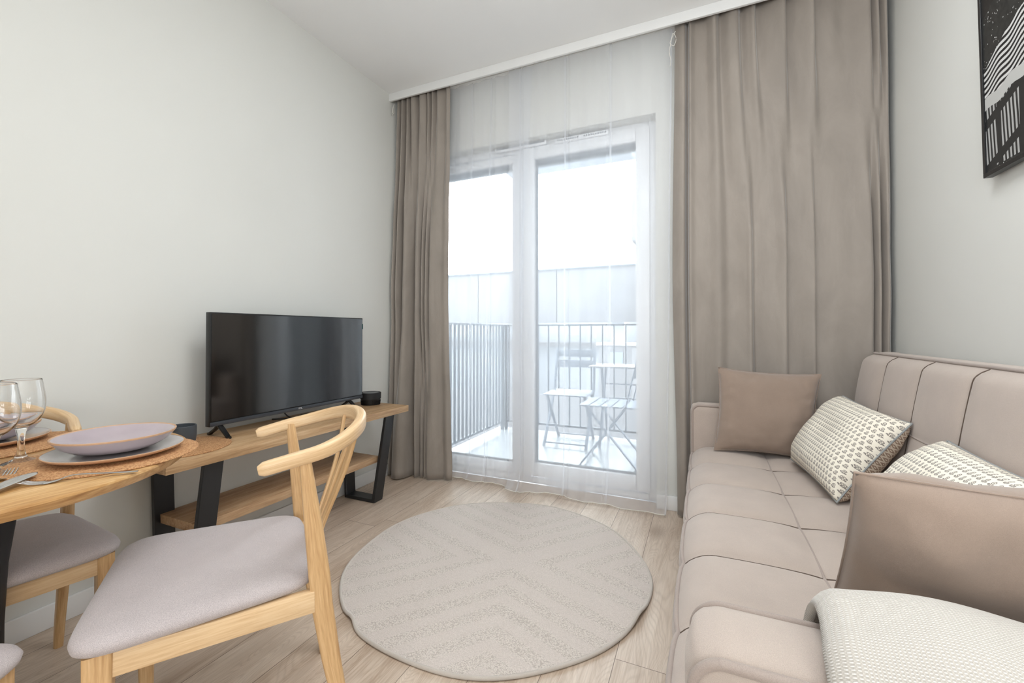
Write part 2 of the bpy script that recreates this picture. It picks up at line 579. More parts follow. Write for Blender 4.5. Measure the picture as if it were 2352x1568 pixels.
def ring_loft(bm, rings, closed=True, cap=True):
    """rings: list of lists of points, all the same length; UV = metres along, metres around"""
    vr = [[bm.verts.new(p) for p in r] for r in rings]
    n = len(vr[0])
    lay = bm.loops.layers.uv.verify()
    s_ = [0.0]
    for a, b in zip(rings[:-1], rings[1:]):
        ca = sum((Vector(p) for p in a), Vector()) / len(a)
        cb = sum((Vector(p) for p in b), Vector()) / len(b)
        s_.append(s_[-1] + (cb - ca).length)
    mid = rings[len(rings) // 2]
    w_ = [0.0]
    for i in range(n - 1):
        w_.append(w_[-1] + (Vector(mid[i + 1]) - Vector(mid[i])).length)
    w_.append(w_[-1] + (Vector(mid[0]) - Vector(mid[-1])).length)
    for q, (a, b) in enumerate(zip(vr[:-1], vr[1:])):
        for i in range(n if closed else n - 1):
            j = (i + 1) % n
            f = bm.faces.new((a[i], a[j], b[j], b[i]))
            for lp, uvc in zip(f.loops, ((s_[q], w_[i]), (s_[q], w_[i + 1]), (s_[q + 1], w_[i + 1]), (s_[q + 1], w_[i]))):
                lp[lay].uv = uvc
    if cap and closed:
        bm.faces.new(vr[0][::-1])
        bm.faces.new(vr[-1])
    return vr


def lathe(bm, prof, seg=48, center=(0, 0)):
    rings = []
    for r, z in prof:
        rings.append([(center[0] + r * math.cos(2 * math.pi * i / seg), center[1] + r * math.sin(2 * math.pi * i / seg), z) for i in range(seg)])
    ring_loft(bm, rings, True, False)
    bmesh.ops.remove_doubles(bm, verts=bm.verts, dist=1e-6)
    return bm


def catmull(pts, n):
    pts = [Vector(p) for p in pts]
    P = [2 * pts[0] - pts[1]] + pts + [2 * pts[-1] - pts[-2]]
    out = []
    segs = len(pts) - 1
    for k in range(n + 1):
        t = k / n * segs
        i = min(int(t), segs - 1)
        f = t - i
        a, b, c, d = P[i], P[i + 1], P[i + 2], P[i + 3]
        out.append(0.5 * ((2 * b) + (c - a) * f + (2 * a - 5 * b + 4 * c - d) * f * f + (3 * b - a - 3 * c + d) * f ** 3))
    return out


def sweep(bm, path, prof_fn, up=Vector((0, 0, 1)), cap=True, closed=False):
    """prof_fn(t) -> list of (side, up) offsets"""
    rings = []
    n = len(path)
    for i, p in enumerate(path):
        if closed:
            t = (path[(i + 1) % n] - path[i - 1])
        else:
            t = (path[min(i + 1, n - 1)] - path[max(i - 1, 0)])
        t.normalize()
        side = t.cross(up)
        if side.length < 1e-4:
            side = t.cross(Vector((0, 1, 0)))
        side.normalize()
        u = side.cross(t)
        rings.append([p + side * a + u * b for a, b in prof_fn(i / (n - 1))])
    if closed:
        rings.append(rings[0])
        ring_loft(bm, rings, True, False)
        bmesh.ops.remove_doubles(bm, verts=bm.verts, dist=1e-6)
    else:
        ring_loft(bm, rings, True, cap)
    return bm


def circ(r, n=8):
    return [(r * math.cos(2 * math.pi * i / n), r * math.sin(2 * math.pi * i / n)) for i in range(n)]


def rrect(w, h, r, n=4):
    pts = []
    for cx, cy, a0 in ((w / 2 - r, h / 2 - r, 0), (-w / 2 + r, h / 2 - r, 90), (-w / 2 + r, -h / 2 + r, 180), (w / 2 - r, -h / 2 + r, 270)):
        for i in range(n + 1):
            a = R(a0 + 90 * i / n)
            pts.append((cx + r * math.cos(a), cy + r * math.sin(a)))
    return pts


def tube(name, pts, r, mat, parent=None, closed=False, n=None, seg=8):
    path = [Vector(p) for p in pts] if n is None else catmull(pts, n)
    bm = bmesh.new()
    sweep(bm, path, lambda t: circ(r, seg), closed=closed)
    return finish(name, bm, mat, parent, 60)


def grid(bm, nu, nv, fn, uv=None):
    vs = [[bm.verts.new(fn(i / nu, j / nv)) for j in range(nv + 1)] for i in range(nu + 1)]
    fs = []
    for i in range(nu):
        for j in range(nv):
            fs.append(bm.faces.new((vs[i][j], vs[i + 1][j], vs[i + 1][j + 1], vs[i][j + 1])))
    if uv:
        lay = bm.loops.layers.uv.new('UVMap')
        idx = {}
        for i in range(nu + 1):
            for j in range(nv + 1):
                idx[vs[i][j]] = uv(i / nu, j / nv)
        for f in fs:
            for lp in f.loops:
                lp[lay].uv = idx[lp.vert]
    return vs


def children(o):
    return [c for c in bpy.data.objects if c.parent == o]


def copy_tree(o, parent=None):
    kids = children(o)
    c = o.copy()
    COL.objects.link(c)
    c.parent = parent
    for ch in kids:
        copy_tree(ch, c)
    return c


# ---------------------------------------------------------------- the room
XL, XR, YF, YN, ZC = -2.03, 0.80, 2.585, -2.7, 2.69
struct(mk_box('floor', (XL - .2, YN - .2, -0.1), (XR + .2, 2.66, 0.0), MAT['floor']))
struct(mk_box('ceiling', (XL - .2, YN - .2, ZC), (XR + .2, YF + .3, ZC + .12), MAT['ceiling']))
struct(mk_box('wall_left', (XL - .2, YN - .2, 0), (XL, YF + .3, ZC), MAT['wall']))
struct(mk_box('wall_right', (XR, YN - .2, 0), (XR + .2, YF + .3, ZC), MAT['wall']))
struct(mk_box('wall_near', (XL, YN - .2, 0), (XR, YN, ZC), MAT['wall']))
OX0, OX1, OZ = -1.90, -0.245, 2.262
bm = bmesh.new()
box(bm, (XL, YF, 0), (OX0, YF + .3, ZC))
box(bm, (OX1, YF, 0), (XR, YF + .3, ZC))
box(bm, (OX0, YF, OZ), (OX1, YF + .3, ZC))
struct(finish('wall_far', bm, MAT['wall'], smooth=0))


def baseboard(name, lo, hi):
    return struct(mk_box(name, lo, hi, MAT['trim'], bev=0.003))


baseboard('baseboard_left', (XL, YN, 0), (XL + .013, YF, 0.078))
baseboard('baseboard_right', (XR - .013, YN, 0), (XR, YF, 0.078))
baseboard('baseboard_far', (OX1, YF - .013, 0), (XR - .013, YF, 0.08))
struct(mk_box('trim_1', (XL, 2.42, 2.636), (XR, 2.436, ZC), MAT['trim'], bev=0.002))
bm = bmesh.new()
for yy in (2.47, 2.53):
    box(bm, (XL + .01, yy - .012, ZC - .006), (XR - .01, yy + .012, ZC))
ct = finish('curtain_track', bm, MAT['trim'])
tag(ct, 'white double curtain track fixed to the ceiling behind the pelmet board', 'curtain rail')

# ---------------------------------------------------------------- window and balcony door
YW = 2.67
def frame_mesh(bm, x0, x1, z0, z1, w, y0, y1, bev=0.004):
    box(bm, (x0, y0, z0), (x0 + w[0], y1, z1), bev)
    box(bm, (x1 - w[1], y0, z0), (x1, y1, z1), bev)
    box(bm, (x0 + w[0], y0, z1 - w[2]), (x1 - w[1], y1, z1), bev)
    box(bm, (x0 + w[0], y0, z0), (x1 - w[1], y1, z0 + w[3]), bev)


def glazing(root, x0, x1, z0, z1):   # root is the frame or sash that holds the glass
    bm = bmesh.new()
    frame_mesh(bm, x0 - .004, x1 + .004, z0 - .004, z1 + .004, (.016, .006, .020, .014), YW + .012, YW + .03, 0)
    finish('window_seal', bm, MAT['seal'], root, 0)
    mk_box('pane', (x0, YW + .030, z0), (x1, YW + .034, z1), MAT['pane'], root, smooth=0)
    bm = bmesh.new()
    box(bm, (x0, YW + .05, z1 - .03), (x1, YW + .075, z1 + .01))
    finish('blind_bar', bm, MAT['tile'], root, 0)


w1 = struct(empty('window_1', (-1.5, YW, 0)))
w1r = w1
bm = bmesh.new()
frame_mesh(bm, OX0, -1.125, .0, OZ, (.045, .045, .05, .055), YW, YW + .07)
frame_mesh(bm, OX0 + .045, -1.165, .055, 2.20, (.045, .012, .055, .065), YW - .014, YW + .05)
w_frame = finish('window_frame', bm, MAT['pvc'], w1)
d1 = struct(empty('door_1', (-0.7, YW, 0)))
bm = bmesh.new()
frame_mesh(bm, -1.125, OX1, .0, OZ, (.045, .05, .05, .04), YW, YW + .07)
o = finish('door_frame', bm, MAT['pvc'], d1)
bm = bmesh.new()
frame_mesh(bm, -1.097, -.286, .052, 2.228, (.080, .080, .079, .088), YW - .016, YW + .05)
d_sash = finish('door_sash', bm, MAT['pvc'], d1)
glazing(w_frame, -1.81, -1.177, .12, 2.149)
glazing(d_sash, -1.017, -.366, .14, 2.149)
# handle of the balcony door
bm = bmesh.new()
box(bm, (-1.072, YW - .024, 1.00), (-1.042, YW - .014, 1.08), .004)
box(bm, (-1.065, YW - .055, 1.04), (-1.049, YW - .02, 1.056), .004)
box(bm, (-1.066, YW - .062, .93), (-1.048, YW - .046, 1.056), .005)
finish('door_handle', bm, MAT['pvc'], d1)
# trickle vents
def vent(root, x0, x1, z0, z1, dark):
    bm = bmesh.new()
    box(bm, (x0, YW - .030, z0), (x1, YW - .012, z1), .004)
    v = finish('vent', bm, MAT['pvc'], root)
    bm = bmesh.new()
    if dark:
        for k in range(22):
            if k in (10, 11):
                continue
            xx = x0 + .02 + (x1 - x0 - .04) * k / 21
            box(bm, (xx - .004, YW - .0315, z0 + .012), (xx + .004, YW - .0295, z0 + .022))
    else:
        box(bm, (x0 + .012, YW - .0315, z1 - .014), (x1 - .012, YW - .0295, z1 - .004))
    finish('vent_slot', bm, MAT['seal'], v, 0)


vent(d1, -.87, -.525, 2.216, 2.246, True)
vent(w1, -1.30, -.93, 2.228, 2.256, False)
for root in (w1, d1):
    for c in children(root):
        c.matrix_parent_inverse = Matrix.Translation(root.location).inverted()

# ---------------------------------------------------------------- curtains
def ribbon(name, top, bot, z0, z1, nz, mat, thick, parent=None, puddle=None, nu=None, mid=None, wrinkle=0.0, bias=1.0):
    nu = nu or len(top) * 9
    A = catmull([(x, y, 0) for x, y in top], nu)
    B = catmull([(x, y, 0) for x, y in bot], nu)
    Cm = catmull([(x, y, 0) for x, y in mid], nu) if mid else None
    bm = bmesh.new()

    def fn(u, v):
        i = round(u * nu)
        z = z1 + (z0 - z1) * v
        if Cm:
            if v < .5:
                f = v * 2
                f = f * f * (3 - 2 * f)
                p = A[i].lerp(Cm[i], f)
            else:
                f = v * 2 - 1
                f = f * f * (3 - 2 * f)
                p = Cm[i].lerp(B[i], f)
        else:
            p = A[i].lerp(B[i], v ** bias)
        q = Vector((p.x, p.y, z))
        if wrinkle:
            q.y += wrinkle * noise.noise(Vector((q.x * 9, q.z * 3.5, 1.3)))
        if puddle:
            q = puddle(u, v, q)
        return q
    grid(bm, nu, nz, fn)
    o = finish(name, bm, mat, parent, 70)
    if thick:
        m = o.modifiers.new('thickness', 'SOLIDIFY')
        m.thickness = thick
        m.offset = 0
    return o


# right drape (px edge positions at mid height -> knots: x, y)
def folds(items, y0):
    return [(x, y0 + d) for x, d in items]


rt = folds([(-.135, .03), (-.105, .0), (-.085, -.002), (-.078, .03), (-.066, .032), (-.058, -.012), (-.03, .014), (.02, .02), (.06, -.018), (.085, .018), (.13, -.016), (.165, -.018), (.182, .022), (.215, -.002), (.24, -.02), (.252, .02), (.30, .006), (.37, -.022), (.380, .024), (.43, .006), (.487, -.022), (.497, .022), (.56, .004), (.62, .008), (.70, -.026), (.712, .024), (.735, -.02), (.748, .026), (.765, -.012), (.776, .012)], 2.478)
rm = folds([(-.150, .035), (-.112, .002), (-.090, .0), (-.080, .04), (-.070, .042), (-.062, -.016), (-.03, .0), (.03, .004), (.08, -.012), (.12, .012), (.16, .008), (.20, -.008), (.222, -.018), (.240, .014), (.28, .008), (.33, -.006), (.372, -.022), (.382, .016), (.43, .004), (.487, -.018), (.497, .012), (.56, .004), (.64, .004), (.706, -.022), (.716, .022), (.738, -.02), (.750, .03), (.768, -.014), (.778, .004), (.782, .014)], 2.475)
rb = folds([(-.128, .03), (-.108, .008), (-.085, .002), (-.066, .03), (-.05, .035), (-.045, .0), (-.02, .005), (.03, .006), (.08, -.01), (.12, .012), (.16, .010), (.20, -.006), (.23, -.014), (.25, .010), (.29, .010), (.34, -.002), (.37, -.014), (.39, .014), (.44, .010), (.485, -.012), (.50, .012), (.56, .004), (.64, .004), (.700, -.018), (.712, .018), (.734, -.016), (.750, .02), (.764, -.01), (.776, .0), (.782, .01)], 2.482)
rd = ribbon('curtain', rt, rb, .012, 2.683, 60, MAT['drape'], .004, mid=rm, wrinkle=.012, nu=300)
tag(rd, 'wide taupe velvet curtain hanging behind the sofa, right of the window', 'curtain', 'taupe velvet curtains at the window')
lt = folds([(-2.015, .02), (-1.985, -.01), (-1.965, .03), (-1.945, -.02), (-1.925, .03), (-1.90, -.022), (-1.885, .03), (-1.865, -.02), (-1.84, -.01), (-1.815, .035), (-1.79, -.02), (-1.755, -.01), (-1.74, .02), (-1.725, -.02), (-1.71, .02), (-1.69, -.018), (-1.675, .02), (-1.65, -.006), (-1.60, .022), (-1.575, -.012), (-1.552, -.005)], 2.475)
lm = folds([(-2.02, .0), (-1.99, -.045), (-1.972, .02), (-1.955, -.05), (-1.93, .03), (-1.90, -.04), (-1.875, -.045), (-1.850, .02), (-1.835, .045), (-1.805, -.03), (-1.785, -.03), (-1.772, .02), (-1.757, -.03), (-1.742, .02), (-1.725, -.03), (-1.708, .01), (-1.69, -.028), (-1.65, -.02), (-1.61, -.01), (-1.58, -.012), (-1.558, .0)], 2.455)
lb = folds([(-2.022, -.04), (-1.995, -.075), (-1.975, .0), (-1.965, -.06), (-1.94, -.115), (-1.895, -.125), (-1.865, -.09), (-1.850, -.02), (-1.825, .01), (-1.80, -.05), (-1.78, .0), (-1.765, -.03), (-1.745, .01), (-1.735, -.03), (-1.715, -.015), (-1.70, -.05), (-1.66, -.035), (-1.625, -.01), (-1.60, .0), (-1.565, -.01), (-1.538, .01)], 2.465)
ld = ribbon('curtain', lt, lb, .010, 2.683, 60, MAT['drape'], .004, mid=lm, wrinkle=.008, nu=260)
tag(ld, 'narrow bunched taupe velvet curtain in the corner behind the television stand', 'curtain', 'taupe velvet curtains at the window')
# heading tape cords
for nm, pts, lab in (('cord', [(-.128, 2.43, 2.60), (-.145, 2.428, 2.57), (-.155, 2.427, 2.54), (-.135, 2.427, 2.525), (-.125, 2.427, 2.56), (-.14, 2.427, 2.59), (-.15, 2.427, 2.55), (-.158, 2.43, 2.50), (-.152, 2.431, 2.45), (-.156, 2.432, 2.42)], 'loose white tape cord dangling from top of right curtain edge'),
                     ('cord', [(-2.00, 2.44, 2.62), (-2.015, 2.437, 2.58), (-2.012, 2.437, 2.55), (-1.998, 2.437, 2.56), (-2.006, 2.437, 2.60), (-2.018, 2.439, 2.54)], 'short white tape cord at the corner end of left curtain')):
    tag(tube(nm, pts, .0016, MAT['cord'], n=60, seg=6), lab, 'cord')

# sheer
random.seed(11)
def sheer_knots(x0, x1, n, amp, y0, gather):
    out = []
    for i in range(n + 1):
        t = i / n
        x = x0 + (x1 - x0) * t
        d = amp * (1 if i % 2 else -1) * random.uniform(.35, 1.0)
        out.append([x, y0 + d])
    return out


def puddle(u, v, q):
    a = max(0.0, (v - .93) / .07)
    h = noise.noise(Vector((q.x * 4.3, 0, 2.2)))
    h2 = noise.noise(Vector((q.x * 11, 3, 0)))
    reach = .046 + .085 * h + .02 * h2
    if a > 0:
        q.z = .010 + (q.z - .010) * (1 - a) + .012 * a * (1 + h2) + .016 * math.sin(math.pi * a) * (h + .3)
        q.y -= reach * a ** 1.6
    q.z = max(q.z, .006)
    return q


def sheer_panel(x0, x1, n, y0, seed, lab, lean, creases):
    random.seed(seed)
    tp = sheer_knots(x0, x1, n, .008, y0, None)
    md, bt = [], []
    for cx in creases:
        j = min(range(len(tp)), key=lambda q: abs(tp[q][0] - cx))
        tp[j:j + 1] = [[cx - .012, y0], [cx + .006, y0 - .006], [cx - .005, y0 + .001], [cx + .006, y0 + .007], [cx + .020, y0 + .004]]
    n = len(tp) - 1
    for i, (x, y) in enumerate(tp):
        t = (x - x0) / (x1 - x0)
        k = random.uniform(.2, 1.3)
        md.append([x + lean * .5 * (t if lean < 0 else 1 - t) + .003 * math.sin(x * 21), y0 + (y - y0) * .7 * k])
        bt.append([x + lean * (t if lean < 0 else 1 - t) + .006 * math.sin(x * 17), y0 + .006 + (y - y0) * .9 * k])
    NZ = 110
    nu = n * 14
    o = ribbon('sheer_curtain', tp, bt, .012, 2.683, NZ, MAT['sheer'], 0, mid=md, puddle=puddle, nu=nu)
    tag(o, lab, 'curtain', 'sheer voile curtains at the balcony door')
    vts = o.data.vertices
    bm = bmesh.new()
    sweep(bm, [vts[i * (NZ + 1) + NZ].co.copy() for i in range(0, nu + 1, 2)], lambda t: circ(.0022, 6))
    finish('hem', bm, MAT['cord'], o, 60)
    for i in ((nu,) if lean < 0 else (0, nu)):
        bm = bmesh.new()
        sweep(bm, [vts[i * (NZ + 1) + j].co.copy() for j in range(0, NZ + 1, 2)], lambda t: rrect(.010, .0012, .0005, 1), up=Vector((0, 1, 0)))
        finish('side_hem', bm, MAT['sheer'], o, 60)
    return o


sheer_panel(-1.60, -1.005, 13, 2.538, 11, 'left sheer white voile curtain over the fixed window pane, beside the bunched curtain', -.10, (-1.42, -1.275))
sheer_panel(-1.135, -.155, 19, 2.516, 5, 'right sheer white voile curtain over the balcony door, hem puddling on the floor', -.03, (-1.06, -.762, -.486))

# ---------------------------------------------------------------- rug
bm = bmesh.new()
RR = .632
rug_c = (-.821, 1.694)
def rug_h(x, y):
    h = .010
    a = math.degrees(math.atan2(y, x))
    r = math.hypot(x, y)
    h += .014 * math.exp(-((a + 12) / 5.0) ** 2) * max(0, (r - .38) / .25) ** 1.5
    h += .009 * math.exp(-((a + 118) / 4.5) ** 2) * max(0, (r - .45) / .2) ** 1.5
    h += .003 * noise.noise(Vector((x * 4, y * 4, 0))) * (r / RR)
    return h
def rug_r(a):
    d = math.degrees(a)
    return RR + .004 * math.sin(5 * a + 1) + .003 * math.sin(9 * a) - .012 * math.exp(-((d + 118) / 4) ** 2)
nr, na = 26, 160
rings = []
for j in range(nr + 1):
    rg = []
    for i in range(na):
        a = 2 * math.pi * i / na - math.pi
        r = max(1e-4, j / nr) * rug_r(a)
        x, y = r * math.cos(a), r * math.sin(a)
        rg.append((x, y, rug_h(x, y)))
    rings.append(rg)
last = rings[-1]
rings.append([(p[0], p[1], max(.001, p[2] - .009)) for p in last])
ring_loft(bm, rings, True, False)
bm.faces.new(bm.verts[:na]) if False else None
bmesh.ops.remove_doubles(bm, verts=bm.verts, dist=2e-4)
bmesh.ops.holes_fill(bm, edges=bm.edges)
rug = finish('rug', bm, MAT['rug'], None, 50)
rug.location = (*rug_c, 0)
tag(rug, 'round beige woven rug with tone-on-tone chevron stripes on the floor', 'rug')
bm = bmesh.new()
path = [Vector((p[0], p[1], max(.0068, p[2] - .004))) for p in last]
sweep(bm, path, lambda t: circ(.0062, 8), closed=True)
finish('binding', bm, MAT['rug_edge'], rug, 60)

# ---------------------------------------------------------------- television stand
ts = empty('tv_stand', (-1.83, 1.5, 0))
tag(ts, 'long low oak television stand with black steel trapezoid legs against left wall', 'tv stand')


def rel(root, *objs):
    for o in objs:
        o.parent = root
        o.matrix_parent_inverse = Matrix.Translation(root.location).inverted()


a = mk_box('top', (-2.010, .848, .519), (-1.642, 2.145, .555), MAT['stand_wood'], bev=.0015)
b = mk_box('shelf', (-1.995, 1.005, .238), (-1.745, 2.000, .273), MAT['shelf_wood'], bev=.0015)
rel(ts, a, b)
for ya in (.985, 1.974):
    yb = ya + .072
    bm = bmesh.new()
    # trapezoid loop in x-z, extruded in y
    def outline(o):
        return [(-2.015 + o, .519 - (0.0 if o == 0 else .014)), (-1.983 + o * .9, 0.001 + o), (-1.756 - o * .9, 0.001 + o), (-1.668 - o, .519 - (0.0 if o == 0 else .014))]
    oo, ii = outline(0), outline(.020)
    va = [[bm.verts.new((x, y, z)) for x, z in q] for y in (ya, yb) for q in (oo, ii)]
    oA, iA, oB, iB = va
    for k in range(4):
        j = (k + 1) % 4
        bm.faces.new((oA[k], oA[j], iA[j], iA[k]))
        bm.faces.new((oB[k], oB[j], iB[j], iB[k]))
        bm.faces.new((oA[k], oA[j], oB[j], oB[k]))
        bm.faces.new((iA[k], iA[j], iB[j], iB[k]))
    bmesh.ops.bevel(bm, geom=list(bm.edges), offset=.0015, segments=1, affect='EDGES')
    rel(ts, finish('leg', bm, MAT['steel']))

# television
tv = empty('television', (-1.86, 1.55, .555))
tag(tv, 'black flat screen television standing on the oak stand', 'television')
TX = -1.862
ty0, ty1, tz0, tz1 = 1.119, 1.992, .606, 1.083
a = mk_box('housing', (TX - .030, ty0, tz0), (TX - .002, ty1, tz1), MAT['black'], bev=.002)
b = mk_box('back_box', (TX - .062, ty0 + .14, tz0 + .02), (TX - .030, ty1 - .14, tz0 + .30), MAT['black'], bev=.008)
c = mk_box('screen', (TX - .003, ty0 + .006, tz0 + .022), (TX, ty1 - .006, tz1 - .006), MAT['screen'], smooth=0)
d = mk_box('bezel', (TX - .003, ty0 + .002, tz0 + .001), (TX + .003, ty1 - .002, tz0 + .018), MAT['bezel'], bev=.001)
e = mk_box('sticker', (TX - .002, ty1 - .008, tz1 - .065), (TX + .0012, ty1 + .0005, tz1 - .035), MAT['label'], smooth=0)
rel(tv, a, b, c, d)
e.parent = a
bm = bmesh.new()
yc = (ty0 + ty1) / 2
# tiny maker's lettering on the lower bezel
for k, strokes in enumerate(([(0, 1, 1, 1), (.5, 0, .5, 1)], [(1, 1, 0, 1), (0, 1, 0, 0), (0, 0, 1, 0)], [(0, 1, 0, 0), (0, 0, 1, 0)])):
    for x0_, z0_, x1_, z1_ in strokes:
        wy, hz = .006, .007
        y0_ = yc - .012 + k * .0085
        lo = (TX + .003, y0_ + min(x0_, x1_) * wy - .0006, tz0 + .006 + min(z0_, z1_) * hz - .0006)
        hi = (TX + .0036, y0_ + max(x0_, x1_) * wy + .0006, tz0 + .006 + max(z0_, z1_) * hz + .0006)
        box(bm, lo, hi)
finish('logo', bm, MAT['trim'], d, 0)
for yy in (1.165, 1.895):
    bm = bmesh.new()
    pr = lambda t: rrect(.022 - .006 * t, .010, .003, 2)
    sweep(bm, [Vector((TX - .012, yy, .607)), Vector((TX + .012, yy, .590)), Vector((TX + .055, yy - .003, .5605)), Vector((TX + .062, yy - .003, .5605))], pr, up=Vector((0, 1, 0)).cross(Vector((1, 0, -.6))).normalized())
    sweep(bm, [Vector((TX - .012, yy, .607)), Vector((TX - .035, yy + .003, .590)), Vector((TX - .090, yy + .01, .5605)), Vector((TX - .098, yy + .01, .5605))], pr, up=Vector((0, 1, 0)).cross(Vector((-1, 0, -.6))).normalized())
    rel(tv, finish('foot', bm, MAT['black'], None, 40))
cb = tube('power_cable', [(-1.93, 1.50, .70), (-1.95, 1.52, .62), (-1.93, 1.55, .566), (-1.90, 1.62, .559), (-1.93, 1.70, .559), (-1.96, 1.66, .559), (-1.93, 1.58, .559), (-1.97, 1.52, .559), (-1.995, 1.50, .559)], .0032, MAT['black'], n=80)
rel(tv, cb)

# round black device at the far end of the stand
dv = empty('speaker', (-1.875, 2.075, .555))
tag(dv, 'round black speaker with ribbed base at far end of the television stand', 'speaker')
bm = bmesh.new()
lathe(bm, [(.0, .072), (.048, .072), (.054, .074), (.059, .0745), (.062, .071), (.061, .036), (.0, .036)], 64)
finish('body', bm, MAT['black_matt'], dv)
bm = bmesh.new()
lathe(bm, [(.0, .036), (.0575, .036), (.054, .002), (.0, .002)], 64)
for k in range(56):
    aa = 2 * math.pi * k / 56
    mt = Matrix.Rotation(aa, 4, 'Z') @ Matrix.Rotation(R(6), 4, 'Y')
    box(bm, (.0535, -.0009, .006), (.0565, .0009, .034), 0, 1, mt)
finish('grille', bm, MAT['black'], dv, 30)
bm = bmesh.new()
lathe(bm, [(0, .0725), (.040, .0725), (.042, .0738), (.046, .0738), (.047, .0725), (.047, .0722), (0, .0722)], 48)
finish('top_ring', bm, MAT['bezel'], dv)

# cork mats
def cork(x, y, z, lab):
    bm = bmesh.new()
    r = .172
    lathe(bm, [(0, 0), (r - .002, 0), (r, .001), (r, .003), (r - .002, .004), (0, .004)], 72)
    o = finish('placemat', bm, MAT['cork'])
    o.location = (x, y, z)
    return tag(o, lab, 'placemat', 'round cork placemats')


cork(-1.842, .992, .5552, 'round cork placemat on the television stand under the slate cup')
# slate cup
bm = bmesh.new()
lathe(bm, [(0, .001), (.030, .001), (.036, .004), (.0425, .018), (.0445, .040), (.0445, .076), (.0430, .078), (.0405, .076), (.0400, .030), (.036, .012), (.0, .010)], 56)
cp = finish('cup', bm, MAT['cup'])
cp.location = (-1.850, 1.012, .5595)
tag(cp, 'dark slate grey round cup standing on cork mat beside the television', 'cup')

# ---------------------------------------------------------------- dining table
TT = .705
TC = (-1.46, .355)
dt = empty('dining_table', (*TC, 0))
tag(dt, 'round oak dining table with a flared black pedestal, laid for a meal', 'table')
bm = bmesh.new()
r = .402
lathe(bm, [(0, TT), (r - .004, TT), (r - .001, TT - .002), (r, TT - .006), (r - .006, TT - .020), (r - .012, TT - .025), (0, TT - .025)], 128)
finish('tabletop', bm, MAT['table_wood'], dt)
bm = bmesh.new()
lathe(bm, [(0, .0), (.26, .0), (.262, .008), (.18, .022), (.11, .05), (.084, .10), (.075, .2), (.075, .35), (.080, .48), (.092, .58), (.106, .65), (.120, .679), (0, .679)], 64)
finish('pedestal', bm, MAT['black_matt'], dt)


def plate(x, y, lab):
    t = empty('dinner_plate', (x, y, TT + .0043))
    t.scale = (.945, .945, 1)
    tag(t, lab, 'plate', 'pale grey plates on the dining table')
    bm = bmesh.new()
    lathe(bm, [(0, .0065), (.088, .0065), (.112, .010), (.130, .0165), (.1325, .0175)], 72)
    finish('glaze', bm, MAT['plate'], t, 60)
    bm = bmesh.new()
    lathe(bm, [(0, .001), (.080, .000), (.084, .002), (.108, .005), (.129, .0115), (.1335, .0155), (.134, .0172), (.1325, .0178)], 72)
    finish('clay_base', bm, MAT['clay'], t, 60)
    return t


def bowl(x, y, lab):
    t = empty('bowl', (x, y, TT + .0112))
    tag(t, lab, 'bowl', 'lilac glazed bowls on the plates')
    bm = bmesh.new()
    lathe(bm, [(0, .0055), (.050, .006), (.078, .013), (.098, .026), (.1105, .0405), (.1125, .0415)], 72)
    finish('inside_glaze', bm, MAT['lilac'], t, 60)
    bm = bmesh.new()
    lathe(bm, [(0, .0), (.042, .0), (.050, .0015), (.078, .008), (.099, .0205), (.113, .038)], 72)
    finish('outside_glaze', bm, MAT['lilac'], t, 60)
    bm = bmesh.new()
    lathe(bm, [(.1130, .038), (.1142, .0405), (.1138, .0424), (.1120, .0425), (.1105, .0405)], 72)
    finish('rim', bm, MAT['clay'], t, 60)
    return t


cork(-1.285, .545, TT + .0003, 'round cork placemat at the right side of the dining table, under near plate')
cork(-1.665, .452, TT + .0003, 'round cork placemat at the far side of the dining table, under the farther plate')
plate(-1.275, .557, 'grey dinner plate under the near lilac bowl, on right-hand placemat')
plate(-1.700, .457, 'grey dinner plate under the farther lilac bowl, behind the wine glasses')
bowl(-1.292, .563, 'near wide lilac bowl with bare clay rim on grey plate')
bowl(-1.714, .455, 'farther lilac bowl, partly behind the wine glasses')


def wine_glass(x, y, lab):
    bm = bmesh.new()
    H = .190
    pr = [(0, .0), (.037, .0), (.039, .001), (.0385, .0022), (.028, .0045), (.016, .009), (.0085, .018), (.0062, .035), (.0060, .055), (.0085, .072), (.013, .081), (.026, .088), (.040, .100), (.049, .118), (.0515, .136), (.050, .155), (.046, .175), (.0425, H),
          (.0415, H), (.0449, .175), (.0489, .155), (.0503, .136), (.0478, .118), (.039, .102), (.024, .090), (.011, .0855), (0, .0845)]
    pr = [(r if r < .0086 else .0086 + (r - .0086) * .70, z * .975) for r, z in pr]
    pr = [(max(0.0, q.x), q.y) for q in catmull([(r, z, 0) for r, z in pr], 150)]
    pr[0], pr[-1] = (0.0, 0.0), (0.0, pr[-1][1])
    lathe(bm, pr, 64)
    o = finish('wine_glass', bm, MAT['glass'], None, 60)
    o.location = (x, y, TT + .0003)
    return tag(o, lab, 'wine glass', 'wine glasses on the dining table')


wine_glass(-1.412, .441, 'clear stemmed wine glass nearest the lilac bowl, whole in the frame')
wine_glass(-1.334, .377, 'clear stemmed wine glass cut by the left edge of the photo')


def smooth_strip(bm, pts, widths, thick):
    """pts centre line, widths half width per point -> a thin blade/handle"""
    rings = []
    n = len(pts)
    for i, p in enumerate(pts):
        t = pts[min(i + 1, n - 1)] - pts[max(i - 1, 0)]
        t.normalize()
        s = t.cross(Vector((0, 0, 1))).normalized()
        u = s.cross(t)
        w = widths[i]
        rings.append([p + s * w * a + u * thick / 2 * b for a, b in ((-1, 0), (-.6, 1), (.6, 1), (1, 0), (.6, -1), (-.6, -1))])
    ring_loft(bm, rings)


